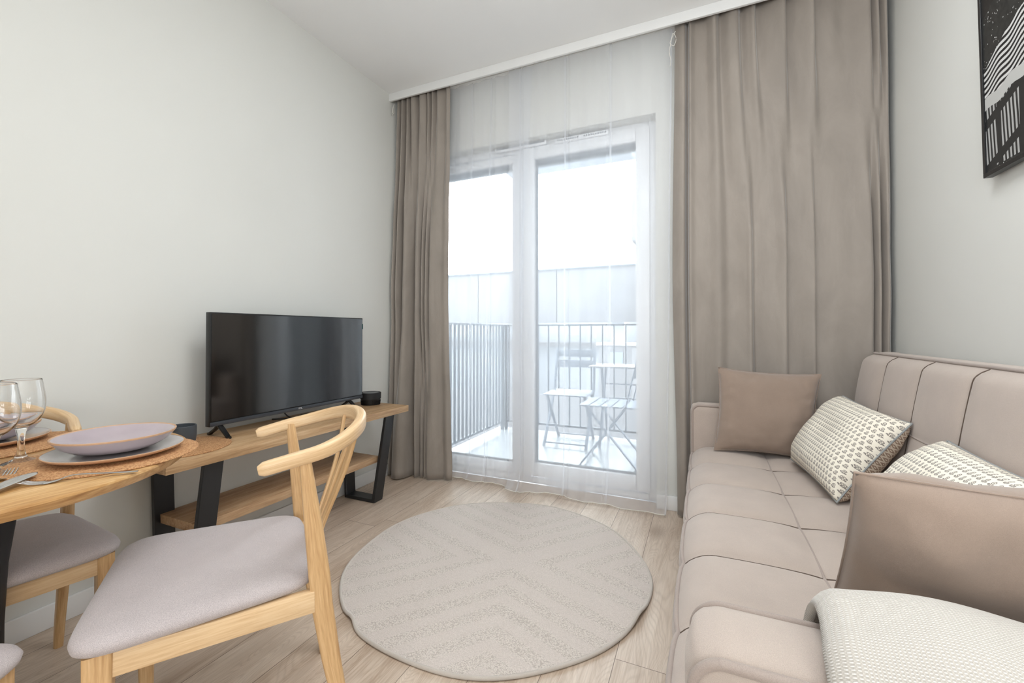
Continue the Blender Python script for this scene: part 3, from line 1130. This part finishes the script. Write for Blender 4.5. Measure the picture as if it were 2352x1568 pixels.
def fork(x, y, rz, lab):
    bm = bmesh.new()
    L = .165
    cl = [(0, 0, .0035), (.02, 0, .0045), (.05, 0, .007), (.09, 0, .0105), (.108, 0, .0090), (.120, 0, .0045), (.135, 0, .0018), (.142, 0, .0018)]
    wd = [.0045, .0048, .004, .0028, .0035, .008, .0105, .0105]
    P = catmull(cl, 28)
    W = catmull([(w, 0, 0) for w in wd], 28)
    smooth_strip(bm, P, [w.x for w in W], .002)
    for k in range(4):
        yy = -.0084 + k * .0056
        tp = catmull([(.140, yy, .0018), (.155, yy * .98, .0028), (.168, yy * .95, .0062), (.180, yy * .9, .0105)], 10)
        smooth_strip(bm, tp, [.0019 - .001 * i / 10 for i in range(11)], .0016)
    o = finish('fork', bm, MAT['cutlery'], None, 60)
    o.location = (x, y, TT + .0006)
    o.rotation_euler = (0, 0, rz)
    return tag(o, lab, 'fork', 'forks on the dining table')


hx, hy, tx, ty = -1.078, .505, -1.196, .388
fork(-1.082, .508, math.atan2(.388 - .515, -1.192 + 1.091), 'steel fork on the table edge below the near plate, handle towards the television')
fork(-1.165, .300, math.atan2(.402 - .300, -1.318 + 1.165), 'steel fork lying partly under the table knife at left edge')
bm = bmesh.new()
P = catmull([(0, 0, .003), (.06, 0, .003), (.10, 0, .003), (.13, .001, .0035), (.165, .002, .004), (.20, .001, .004), (.215, -.002, .004), (.222, -.005, .004)], 40)
W = catmull([(w, 0, 0) for w in (.0055, .0055, .0048, .010, .0145, .0145, .010, .0016)], 40)
smooth_strip(bm, P, [max(.0008, w.x) for w in W], .0022)
kn = finish('knife', bm, MAT['cutlery'], None, 60)
kn.location = (-1.085, .235, TT + .006)
kn.rotation_euler = (0, R(-.6), math.atan2(.405 - .235, -1.232 + 1.085))
tag(kn, 'steel table knife with broad rounded blade laid across the forks', 'knife')

# ---------------------------------------------------------------- dining chairs
def make_chair():
    root = empty('dining_chair')
    # front legs
    for s in (-1, 1):
        bm = bmesh.new()
        rings = []
        for z, x, y, w, d in ((0.0, .196, .168, .024, .026), (.20, .203, .172, .030, .034), (.36, .205, .174, .034, .042), (.418, .205, .174, .034, .043)):
            rings.append([(s * x + a, y + b, z) for a, b in rrect(w, d, .006, 3)])
        ring_loft(bm, rings)
        finish('leg', bm, MAT['chair_wood'], root, 40)
        # rear legs rise to carry the back rail
        bm = bmesh.new()
        rings = []
        for z, x, y, w, d in ((0.0, .195, -.262, .022, .026), (.10, .197, -.250, .024, .032), (.25, .200, -.222, .026, .040), (.38, .201, -.202, .027, .045), (.45, .201, -.196, .027, .045), (.56, .201, -.184, .026, .038), (.66, .201, -.172, .024, .029), (.722, .201, -.165, .022, .024)):
            rings.append([(s * x + a, y + b, z) for a, b in rrect(w, d, .008, 3)])
        ring_loft(bm, rings)
        finish('leg', bm, MAT['chair_wood'], root, 40)
        bm = bmesh.new()
        sweep(bm, [Vector((s * .2045, -.185, .396)), Vector((s * .2055, .156, .392))], lambda t: rrect(.022, .048, .003, 2))
        finish('seat_rail', bm, MAT['chair_woodh'], root, 40)
    bm = bmesh.new()
    sweep(bm, [Vector((-.190, .176, .392)), Vector((.190, .176, .392))], lambda t: rrect(.022, .048, .003, 2))
    finish('seat_rail', bm, MAT['chair_woodh'], root, 40)
    bm = bmesh.new()
    sweep(bm, [Vector((-.190, -.200, .398)), Vector((.190, -.200, .398))], lambda t: rrect(.026, .048, .003, 2))
    finish('seat_rail', bm, MAT['chair_woodh'], root, 40)
    # seat pad
    bm = bmesh.new()
    n = 96

    def outline(k, grow):
        a = 2 * math.pi * k / n
        e = .27
        cx, cy = math.cos(a), math.sin(a)
        ux = math.copysign(abs(cx) ** e, cx)
        uy = math.copysign(abs(cy) ** e, cy)
        y = .014 + (.202 + grow) * uy
        wdt = (.216 + grow) + .022 * uy
        x = wdt * ux
        return x, y
    rings = []
    for sc, gz, grow in ((.0, .4195, 0), (.55, .4195, 0), (.95, .4195, 0), (1, .421, .0), (1, .427, .006), (1, .436, .008), (1, .445, .004), (.965, .4525, 0), (.90, .457, 0), (.75, .461, 0), (.5, .463, 0), (.25, .4635, 0), (0.0, .4635, 0)):
        rg = []
        for k in range(n):
            x, y = outline(k, grow)
            if sc == 1:
                # slight saddle: front corners dip
                rg.append((x, y, gz))
            else:
                rg.append((x * sc, .012 + (y - .012) * sc, gz))
        rings.append(rg)
    ring_loft(bm, rings, True, False)
    bmesh.ops.remove_doubles(bm, verts=bm.verts, dist=1e-5)
    finish('seat', bm, MAT['chair_fabric'], root, 70)
    # bent back rail
    pts = []
    for k in range(61):
        t = k / 60
        a = -1 + 2 * t
        # arc from one end round the back to the other
        th = math.pi * t
        if t < .16 or t > .84:
            q = (t / .16) if t < .16 else (1 - t) / .16
            x = .196 + .010 * q
            y = -.075 - .095 * q
            sx = 1 if t < .16 else -1
            pts.append(Vector((sx * x, y, .702 + .020 * q)))
        else:
            th = (t - .16) / .68 * math.pi
            cx, sy = math.cos(th), math.sin(th)
            x = .206 * math.copysign(abs(cx) ** .9, cx)
            y = -.170 - .152 * sy ** .95
            pts.append(Vector((x, y, .722 + .046 * sy ** 1.3)))
    # smooth a little
    for _ in range(2):
        pts = [pts[0]] + [(pts[i - 1] + pts[i] * 2 + pts[i + 1]) / 4 for i in range(1, len(pts) - 1)] + [pts[-1]]

    def prof(t):
        e = min(t, 1 - t)
        k = 1.0 if e > .03 else .62 + .38 * math.sqrt(max(0, 1 - (1 - e / .03) ** 2))
        c = math.exp(-((t - .5) / .25) ** 2)
        return rrect((.026 + .0 * c) * k, (.031 + .008 * c) * k, .009 * k, 3)
    bm = bmesh.new()
    sweep(bm, pts, prof)
    finish('back_rail', bm, MAT['chair_woodh'], root, 50)
    # fan of slats
    for bx, tx_, ty_ in ((-.026, -.088, -.300), (0, 0, -.318), (.026, .088, -.300)):
        bm = bmesh.new()
        w0 = .013 if bx else .016
        sweep(bm, catmull([(bx, -.204, .415), (bx * 1.4, -.226, .50), (tx_ * .7, -.275, .64), (tx_, ty_, .752)], 12), lambda t: rrect(.022 + .006 * t, .010, .003, 2), up=Vector((0, -1, .3)))
        finish('back_slat', bm, MAT['chair_wood'], root, 40)
    return root


ch = make_chair()
ch.location = (-1.078, .676, 0)
ch.rotation_euler = (0, 0, R(145.2))
G = 'oak dining chairs round the table'
tag(ch, 'oak dining chair in front, whole seat and curved back seen, beside the rug', 'chair', G)
c2 = copy_tree(ch)
c2.location = (-1.655, .436, 0)
c2.rotation_euler = (0, 0, R(-100))
tag(c2, 'oak dining chair behind the table with its back to the left wall', 'chair', G)
c3 = copy_tree(ch)
c3.location = (-1.189, .060, 0)
c3.rotation_euler = (0, 0, R(30))
tag(c3, 'oak dining chair in the bottom left corner, only one seat corner showing', 'chair', G)

# ---------------------------------------------------------------- sofa
sf = empty('sofa', (.35, 1.5, 0))
tag(sf, 'beige upholstered sofa with channel-tufted seat and back along the right wall', 'sofa')
SX0, SX1, SY0, SY1 = -.045, .60, .652, 2.356
SZ = .428
seams_y = [.935 + .2845 * k for k in range(-1, 6)]
seams_y = [SY0] + [.935, 1.2195, 1.504, 1.7885, 2.073] + [SY1]


def puff(t):
    return (max(0.0, 1 - abs(2 * t - 1) ** 2.6)) ** .6


def seg_of(v, cuts):
    for i in range(len(cuts) - 1):
        if v <= cuts[i + 1] or i == len(cuts) - 2:
            return (v - cuts[i]) / (cuts[i + 1] - cuts[i])
    return 0


seams_x = [SX0, .258, SX1]
bm = bmesh.new()
NU, NV = 44, 150


def seat_fn(u, v):
    x = SX0 + (SX1 - SX0) * u
    y = SY0 + (SY1 - SY0) * v
    py = puff(seg_of(y, seams_y))
    px_ = puff(seg_of(x, seams_x))
    h = .019 * min(py, 1) * (0.35 + .65 * px_) + .008 * px_
    # scalloped front edge
    z = SZ - .008 + h
    if u < .12:
        z -= .030 * (1 - u / .12) ** 2.2
    x2 = x - .009 * py * max(0, 1 - u / .2)
    return (x2, y, z)


vs = grid(bm, NU, NV, seat_fn)
# front and end faces down to the cushion underside
low = [bm.verts.new((v.co.x + .003, v.co.y, .27)) for v in vs[0]]
midv = [bm.verts.new((v.co.x - .010, v.co.y, .37)) for v in vs[0]]
for j in range(NV):
    bm.faces.new((vs[0][j], vs[0][j + 1], midv[j + 1], midv[j]))
    bm.faces.new((midv[j], midv[j + 1], low[j + 1], low[j]))
o = finish('seat', bm, MAT['sofa'], None, 60)
rel(sf, o)
for yy in seams_y[1:-1]:
    p = []
    for k in range(61):
        u = k / 60
        x, _, z = seat_fn(u, (yy - SY0) / (SY1 - SY0))
        p.append(Vector((x, yy, z + .0012)))
    bm = bmesh.new()
    sweep(bm, p, lambda t: circ(.0021, 6))
    rel(sf, finish('seam', bm, MAT['stitch'], None, 60))
p = []
for k in range(181):
    v = k / 180
    x, y, z = seat_fn((.258 - SX0) / (SX1 - SX0), v)
    p.append(Vector((x, y, z + .002)))
bm = bmesh.new()
sweep(bm, p, lambda t: circ(.0040, 6))
rel(sf, finish('seam', bm, MAT['sofa_seam'], None, 60))
p = []
for k in range(151):
    x, y, z = seat_fn(0, k / 150)
    p.append(Vector((x - .002, y, z + .001)))
bm = bmesh.new()
sweep(bm, p, lambda t: circ(.0052, 8))
rel(sf, finish('piping', bm, MAT['sofa_seam'], None, 60))
# base
rel(sf, mk_box('base', (-.030, .56, .10), (.70, 2.44, .285), MAT['sofa'], bev=.012))
for x in (.02, .66):
    for y in (.60, 2.40):
        bm = bmesh.new()
        lathe(bm, [(0, 0), (.016, 0), (.024, .105), (0, .105)], 20, (x, y))
        rel(sf, finish('leg', bm, MAT['black_matt']))
# backrest
bm = bmesh.new()
BZ0, BZ1 = .40, .905
cutz = [BZ0, .672, BZ1]


def back_fn(u, v):
    # u across (y), v up
    y = SY0 + (SY1 - SY0) * u
    z = BZ0 + (BZ1 - BZ0) * v
    base_x = .578 + (z - .44) * .150
    h = .015 * puff(seg_of(y, seams_y)) * (.35 + .65 * puff(seg_of(z, cutz))) + .006 * puff(v)
    ed = 0
    if v > .93:
        ed = .026 * ((v - .93) / .07) ** 2.5
    e2 = min(u, 1 - u)
    if e2 < .02:
        ed += .02 * (1 - e2 / .02) ** 2
    return (base_x - h + ed, y, z)


vs = grid(bm, 150, 46, back_fn)
# wrap over the top and down the back
topv = [v[-1] for v in vs]
prev = topv
for dx, z in ((.010, .912), (.040, .916), (.075, .914), (.10, .900), (.105, .86), (.095, .45)):
    cur = [bm.verts.new((min(v.co.x + dx, .79), v.co.y, z)) for v in topv]
    for a_, b_, c_, d_ in zip(prev[:-1], prev[1:], cur[1:], cur[:-1]):
        bm.faces.new((a_, b_, c_, d_))
    prev = cur
backedge = prev
for side in (0, -1):
    col_ = [v for v in vs[side]]
    far = [bm.verts.new((min(v.co.x + .085, .785), v.co.y, v.co.z)) for v in col_]
    for i in range(len(col_) - 1):
        bm.faces.new((col_[i], col_[i + 1], far[i + 1], far[i]))
rel(sf, finish('backrest', bm, MAT['sofa'], None, 60))
for yy in seams_y[1:-1]:
    bm = bmesh.new()
    p = [Vector(back_fn((yy - SY0) / (SY1 - SY0), k / 60)) + Vector((-.0012, 0, 0)) for k in range(61)]
    sweep(bm, p, lambda t: circ(.0018, 6), up=Vector((0, 1, 0)))
    rel(sf, finish('seam', bm, MAT['stitch'], None, 60))
bm = bmesh.new()
p = [Vector(back_fn(k / 150, (.672 - BZ0) / (BZ1 - BZ0))) + Vector((-.001, 0, 0)) for k in range(151)]
sweep(bm, p, lambda t: circ(.0032, 6))
rel(sf, finish('seam', bm, MAT['sofa_seam'], None, 60))
bm = bmesh.new()
p = [Vector(back_fn(0, k / 40)) for k in range(8, 40)] + [Vector(back_fn(k / 150, 1.0)) + Vector((.004, 0, .006)) for k in range(151)] + [Vector(back_fn(1, 1 - k / 40)) for k in range(1, 33)]
sweep(bm, p, lambda t: circ(.0050, 8), up=Vector((1, 0, .2)))
rel(sf, finish('piping', bm, MAT['sofa_seam'], None, 60))


# arms
def arm(y0, y1):
    x0, x1, z0, z1 = -.050 if y0 > 1 else -.012, .70, .12, .632
    rc = .035
    pr = []
    for k in range(9):                       # front bottom -> front top corner -> back
        pass
    outl = [(x0, z0)]
    for k in range(11):
        a = R(180 - 90 * k / 10)
        outl.append((x0 + rc + rc * math.cos(a), z1 - rc + rc * math.sin(a)))
    outl += [(x1 - rc, z1), (x1, z1 - rc), (x1, z0)]
    # densify + bulge
    rings = []
    m = 14
    for j in range(m + 1):
        t = j / m
        y = y0 + (y1 - y0) * t
        b = .010 * (1 - abs(2 * t - 1) ** 2.4)
        sh_ = .006 * (max(0, abs(2 * t - 1) - .85) / .15) ** 2
        ring = []
        for x, z in outl:
            nx = -1 if x < x0 + .5 * rc else 0
            nz = 1 if z > z1 - .5 * rc else 0
            ring.append((x + nx * (b - sh_), y, z + nz * (b - sh_)))
        rings.append(ring)
    bm = bmesh.new()
    ring_loft(bm, rings)
    o = finish('arm', bm, MAT['sofa'], None, 50)
    rel(sf, o)
    for yy in (y0, y1):
        inset = .003 if yy == y0 else -.003
        path = [Vector((x, yy + inset, z)) for x, z in outl if z >= z0]
        path = catmull(path[0:1] + [Vector((x0, yy + inset, .3)), Vector((x0, yy + inset, .45)), Vector((x0, yy + inset, .55))] + path[1:-2] + [Vector((.3, yy + inset, z1)), Vector((.66, yy + inset, z1))] if False else [Vector((x0, yy + inset, zz)) for zz in (z0, .3, .45, .56)] + path[1:12] + [Vector((xx, yy + inset, z1)) for xx in (.1, .25, .45, .66)], 140)
        bm = bmesh.new()
        sweep(bm, path, lambda t: circ(.0062, 8), up=Vector((0, 1, 0)))
        rel(sf, finish('piping', bm, MAT['sofa_seam'], None, 60))


arm(.530, .648)
arm(2.356, 2.448)

# ---------------------------------------------------------------- cushions
def cushion(name, A, B, C_, D, t, mat, back=None, pip=None, pinch=.07, seed=1, wr=.006, e=.55, pw=2.4):
    """A bottom-left, B bottom-right, C_ top-right, D top-left seen from the front; local x right, z up, -y front"""
    A, B, C_, D = map(Vector, (A, B, C_, D))
    cen = (A + B + C_ + D) / 4
    ex = ((B + C_) - (A + D)).normalized()
    ez = ((C_ + D) - (A + B))
    ez = (ez - ex * ez.dot(ex)).normalized()
    ey = ez.cross(ex)            # points away from front
    w = ((B - A).length + (C_ - D).length) / 2
    h = ((D - A).length + (C_ - B).length) / 2
    Mx = Matrix((ex, ey, ez)).transposed().to_4x4()
    Mx.translation = cen
    inv = Mx.inverted()
    lA, lB, lC, lD = [inv @ q for q in (A, B, C_, D)]
    N = 44

    def base(u, v):
        # bilinear of the four corners with pinched edges
        uu_, vv_ = u * 2 - 1, v * 2 - 1
        u2 = .5 + .5 * uu_ * (1 - pinch * (1 - vv_ ** 2))
        v2 = .5 + .5 * vv_ * (1 - pinch * (1 - uu_ ** 2))
        p = (lA * (1 - u2) + lB * u2) * (1 - v2) + (lD * (1 - u2) + lC * u2) * v2
        p.y *= .6
        return p

    def th(u, v):
        uu_, vv_ = u * 2 - 1, v * 2 - 1
        k = max(0, (1 - abs(uu_) ** pw) * (1 - abs(vv_) ** pw)) ** e
        return k * t / 2
    obs = []
    bm = bmesh.new()

    def side(sgn):
        def fn(u, v):
            p = base(u, v)
            k = th(u, v)
            n1 = noise.noise(Vector((p.x * 13, p.z * 13, seed * 3.1 + sgn)))
            rim = 1 - abs(2 * (k * 2 / t) - 1) if t else 0
            n2 = noise.noise(Vector((p.x * 38, p.z * 38, seed * 1.7 + sgn)))
            p.y += sgn * (k + wr * n1 * min(1, k / t * 5) + wr * .45 * n2 * rim)
            return p
        return grid(bm, N, N, fn)
    side(-1)
    nf = len(bm.faces)
    bm.faces.ensure_lookup_table()
    side(1)
    bm.faces.ensure_lookup_table()
    for i in range(nf, len(bm.faces)):
        bm.faces[i].material_index = 1 if back else 0
    bmesh.ops.remove_doubles(bm, verts=bm.verts, dist=1e-5)
    o = finish(name, bm, mat, None, 80, mats=[mat, back] if back else [mat])
    o.matrix_world = Mx
    edge = [base(k / N, 0) for k in range(N)] + [base(1, k / N) for k in range(N)] + [base(1 - k / N, 1) for k in range(N)] + [base(0, 1 - k / N) for k in range(N)]
    bm = bmesh.new()
    sweep(bm, edge, lambda t_: circ(.0028 if pip else .0020, 6), up=Vector((0, 1, 0)), closed=True)
    finish('piping' if pip else 'edge_seam', bm, pip or mat, o, 60)
    return o


GC = 'loose cushions on the sofa'
c = cushion('cushion', (.045, 2.215, .452), (.435, 2.215, .452), (.485, 2.325, .812), (.068, 2.325, .830), .13, MAT['cushion'], seed=3, wr=.011)
tag(c, 'plain taupe square cushion leaning on far arm, before the curtain', 'cushion', GC)
c = cushion('cushion', (.340, 2.150, .462), (.388, 1.680, .458), (.600, 1.745, .712), (.540, 2.235, .732), .17, MAT['floral'], MAT['lattice'], MAT['blue_piping'], pinch=.05, seed=5, wr=.007, e=.5, pw=3.2)
tag(c, 'cream cushion with grey flower print against the sofa back, next to the plain far one', 'cushion', GC)
c = cushion('cushion', (.390, 1.54, .462), (.415, 1.13, .462), (.585, 1.02, .715), (.592, 1.505, .712), .17, MAT['floral'], MAT['lattice'], MAT['blue_piping'], pinch=.05, seed=8, wr=.007, e=.5, pw=3.2)
tag(c, 'cream flower-print cushion at the right edge, half hidden behind the large taupe cushion', 'cushion', GC)
c = cushion('cushion', (.190, .930, .470), (.640, .930, .450), (.640, .762, .790), (.195, .752, .802), .15, MAT['cushion'], seed=12, wr=.012, pinch=.04, e=.5, pw=2.8)
tag(c, 'large plain taupe cushion in the foreground leaning over the near arm', 'cushion', GC)

# ---------------------------------------------------------------- knitted throw over the near arm
cs = catmull([(0, .700, .520), (0, .690, .600), (0, .672, .655), (0, .640, .674), (0, .590, .676), (0, .545, .668), (0, .508, .640), (0, .500, .580), (0, .500, .48), (0, .498, .36)], 70)
acc = [0]
for a_, b_ in zip(cs[:-1], cs[1:]):
    acc.append(acc[-1] + (b_ - a_).length)


def throw_fn(u, v):
    i = round(v * 70)
    p = cs[i]
    left = .118 + .014 * math.sin(v * 5.0) + .05 * max(0, v - .55)
    x = left + (.80 - .012 - left) * u
    q = Vector((x, p.y, p.z))
    fo = .006 * math.sin(x * 28 + v * 3) + .005 * noise.noise(Vector((x * 9, v * 6, 0)))
    nrm = Vector((0, p.y - .585, p.z - .55)).normalized()
    q += nrm * (fo + .006)
    if u < .03:
        q -= nrm * .016 * (1 - u / .03) ** 2
    if v < .25 and False:
        q.z += 0
    return q


bm = bmesh.new()
grid(bm, 120, 70, throw_fn, uv=lambda u, v: (u * .67, acc[round(v * 70)]))
tw = finish('throw_blanket', bm, MAT['knit'], None, 80)
m = tw.modifiers.new('thickness', 'SOLIDIFY')
m.thickness = .011
m.offset = 1
tag(tw, 'cream waffle-knit throw draped over the near sofa arm', 'blanket')

# ---------------------------------------------------------------- framed print on the right wall
pc = empty('framed_picture', (.79, 1.744, 1.46))
tag(pc, 'black framed black-and-white beach photograph hanging on the right wall', 'picture')
PW, PH, PD = .50, .70, .022
bm = bmesh.new()
fwid = .012
for lo, hi in (((-PD, -PW, 0), (0, 0, fwid)), ((-PD, -PW, PH - fwid), (0, 0, PH)), ((-PD, -fwid, fwid), (0, 0, PH - fwid)), ((-PD, -PW, fwid), (0, -PW + fwid, PH - fwid))):
    box(bm, lo, hi, .0008, 1)
finish('frame', bm, MAT['black'], pc)
o = mk_box('print', (-PD + .004, -PW + fwid, fwid), (-PD + .008, -fwid, PH - fwid), MAT['art'], None, smooth=0)
# local print coordinates: y grows to the right when seen, so flip the object about z
o.data.transform(Matrix.Scale(-1, 4, (0, 1, 0)))
o.scale = (1, -1, 1)
o.parent = pc
pc.rotation_euler = (0, R(-1.0), 0)

# ---------------------------------------------------------------- balcony
BF = -.02
struct(mk_box('balcony_floor', (-2.02, 2.66, -.20), (2.2, 4.22, BF), MAT['tile']))
bs = struct(mk_box('balcony_slab_above', (-1.86, 2.885, 2.645), (2.2, 4.20, 2.86), MAT['render']))
struct(mk_box('outer_wall', (XL - .6, YF + .3, -3.0), (OX0, 2.95, 3.4), MAT['render']))
struct(mk_box('outer_wall', (OX1, YF + .3, -3.0), (2.2, 2.95, 3.4), MAT['render']))
struct(mk_box('outer_wall', (OX0, YF + .3, OZ), (OX1, 2.95, 3.4), MAT['render']))


def railing(p0, p1, n, lab):
    t = empty('balcony_railing', (*p0, BF))
    tag(t, lab, 'railing', 'balcony railings')
    d = Vector((p1[0] - p0[0], p1[1] - p0[1], 0))
    L = d.length
    d.normalize()
    ang = math.atan2(d.y, d.x)
    t.rotation_euler = (0, 0, ang)
    mk_box('top_rail', (0, -.02, 1.083), (L, .02, 1.098), MAT['metal_out'], t)
    mk_box('bottom_rail', (0, -.012, .075), (L, .012, .095), MAT['metal_out'], t)
    for k in range(n):
        x = L * (k + .5) / n
        mk_box('baluster', (x - .005, -.009, .095), (x + .005, .009, 1.083), MAT['metal_out'], t)
    for x in (0.02, L - .02):
        mk_box('post', (x - .014, -.014, 0), (x + .014, .014, 1.083), MAT['metal_out'], t)
    return t


railing((-1.93, 4.15), (1.7, 4.15), 33, 'dark metal balcony railing along the far edge of the balcony')
railing((-1.93, 2.98), (-1.93, 4.12), 17, 'dark metal balcony side railing with close-set bars on the left')


# folding bistro chair
def bar(bm, a, b, w, t, up=(0, 1, 0)):
    sweep(bm, [Vector(a), Vector(b)], lambda q: rrect(w, t, min(w, t) * .3, 2), up=Vector(up))


def bistro_chair(loc, rz, lab):
    t = empty('folding_chair', (*loc, BF), rz)
    tag(t, lab, 'chair', 'folding chairs on the balcony')
    # faces +y local; side frames cross in X
    for s in (-1, 1):
        bm = bmesh.new()
        bar(bm, (s * .19, .21, .0), (s * .19, -.14, .47), .012, .028, (1, 0, 0))
        bar(bm, (s * .19, -.14, .47), (s * .185, -.23, .86), .012, .028, (1, 0, 0))
        finish('frame_bar', bm, MAT['bistro'], t)
        bm = bmesh.new()
        bar(bm, (s * .172, -.22, .0), (s * .172, .17, .455), .012, .028, (1, 0, 0))
        finish('frame_bar', bm, MAT['bistro'], t)
    for q, w in ((.19, .19), (-.19, .17)):
        bm = bmesh.new()
        bar(bm, (-w, q, .03), (w, q, .03), .012, .012)
        finish('cross_bar', bm, MAT['bistro'], t)
    for k in range(5):
        y = -.16 + k * .085
        mk_box('seat_slat', (-.20, y - .036, .452), (.20, y + .036, .464), MAT['bistro'], t, bev=.002)
    for z in (.70, .80):
        mk_box('back_slat', (-.20, -.205 - (z - .7) * .23 - .008, z - .02), (.20, -.205 - (z - .7) * .23 + .008, z + .05), MAT['bistro'], t, bev=.002)
    return t


bistro_chair((-.66, 3.44), R(90), 'folding slatted chair on the balcony, nearer the glass door')
bistro_chair((-1.13, 3.88), R(180 + 2), 'folding chair on the balcony against the railing, its back visible')
tb = empty('folding_table', (-.62, 4.02 - .02, BF))
tag(tb, 'small pale folding table on the balcony between the two chairs', 'table')
mk_box('tabletop', (-.31, -.24, .705), (.31, .13, .722), MAT['tile'], tb, bev=.003)
for s in (-1, 1):
    bm = bmesh.new()
    bar(bm, (s * .22, -.20, 0), (s * .22, .10, .70), .012, .024, (1, 0, 0))
    bar(bm, (s * .20, .10, 0), (s * .20, -.20, .70), .012, .024, (1, 0, 0))
    finish('leg', bm, MAT['bistro'], tb)
for q, z in ((-.12, .56), (-.02, .42)):
    bm = bmesh.new()
    bar(bm, (-.22, q, z), (.22, q, z), .012, .012)
    finish('cross_bar', bm, MAT['bistro'], tb)

# ---------------------------------------------------------------- across the yard
struct(mk_box('ground', (-60, 4.6, -3.2), (60, 90, -3.0), MAT['asphalt'], smooth=0))
bd = empty('opposite_building', (0, 12, -3))
tag(bd, 'low grey building with a concrete panel front across the yard, beyond the railing', 'building')
for k in range(10):
    x0 = -27.3 + k * 2.6
    mk_box('facade_panel', (x0 + .01, 0, 4.29), (x0 + 2.59, .3, 5.82), MAT['concrete'], bd, bev=.006)
mk_box('roof_edge', (-27.3, -.04, 5.82), (-1.3, .4, 5.86), MAT['metal_out'], bd)
mk_box('wall', (-27.3, 2.0, 0), (-1.3, 2.2, 4.4), MAT['render'], bd, smooth=0)
mk_box('ledge', (-27.3, 1.2, 3.55), (-1.3, 2.0, 3.68), MAT['concrete'], bd)
for k in range(7):
    x0 = -21 + k * 3.1
    mk_box('column', (x0, .5, 0), (x0 + .35, .9, 4.29), MAT['render'], bd)
mk_box('low_wall', (-27.3, -1.0, 0), (-1.3, -.8, 2.3), MAT['concrete'], bd)
sh_ = empty('shed', (-1.95, 10.2, -3))
tag(sh_, 'grey-blue box-like outbuilding with a small window, below the railing line', 'shed')
mk_box('wall', (-.25, -.3, 0), (.65, .3, 3.7), MAT['concrete'], sh_)
mk_box('window', (.0, -.32, 3.25), (.3, -.3, 3.55), MAT['dark_glass'], sh_)
mk_box('roof', (-.3, -.35, 3.7), (.7, .35, 3.76), MAT['render'], sh_)
nb = empty('neighbour_block', (-1.13, 8.5, -3))
tag(nb, 'pale apartment block edge with balconies at the right of the view outside', 'building')
mk_box('wall', (0, 0, 0), (6, 1.0, 9.5), MAT['render'], nb, smooth=0)
for z in (2.8, 5.6):
    mk_box('balcony', (0, -.8, z), (3, 0, z + .9), MAT['concrete'], nb)

bpy.context.view_layer.update()
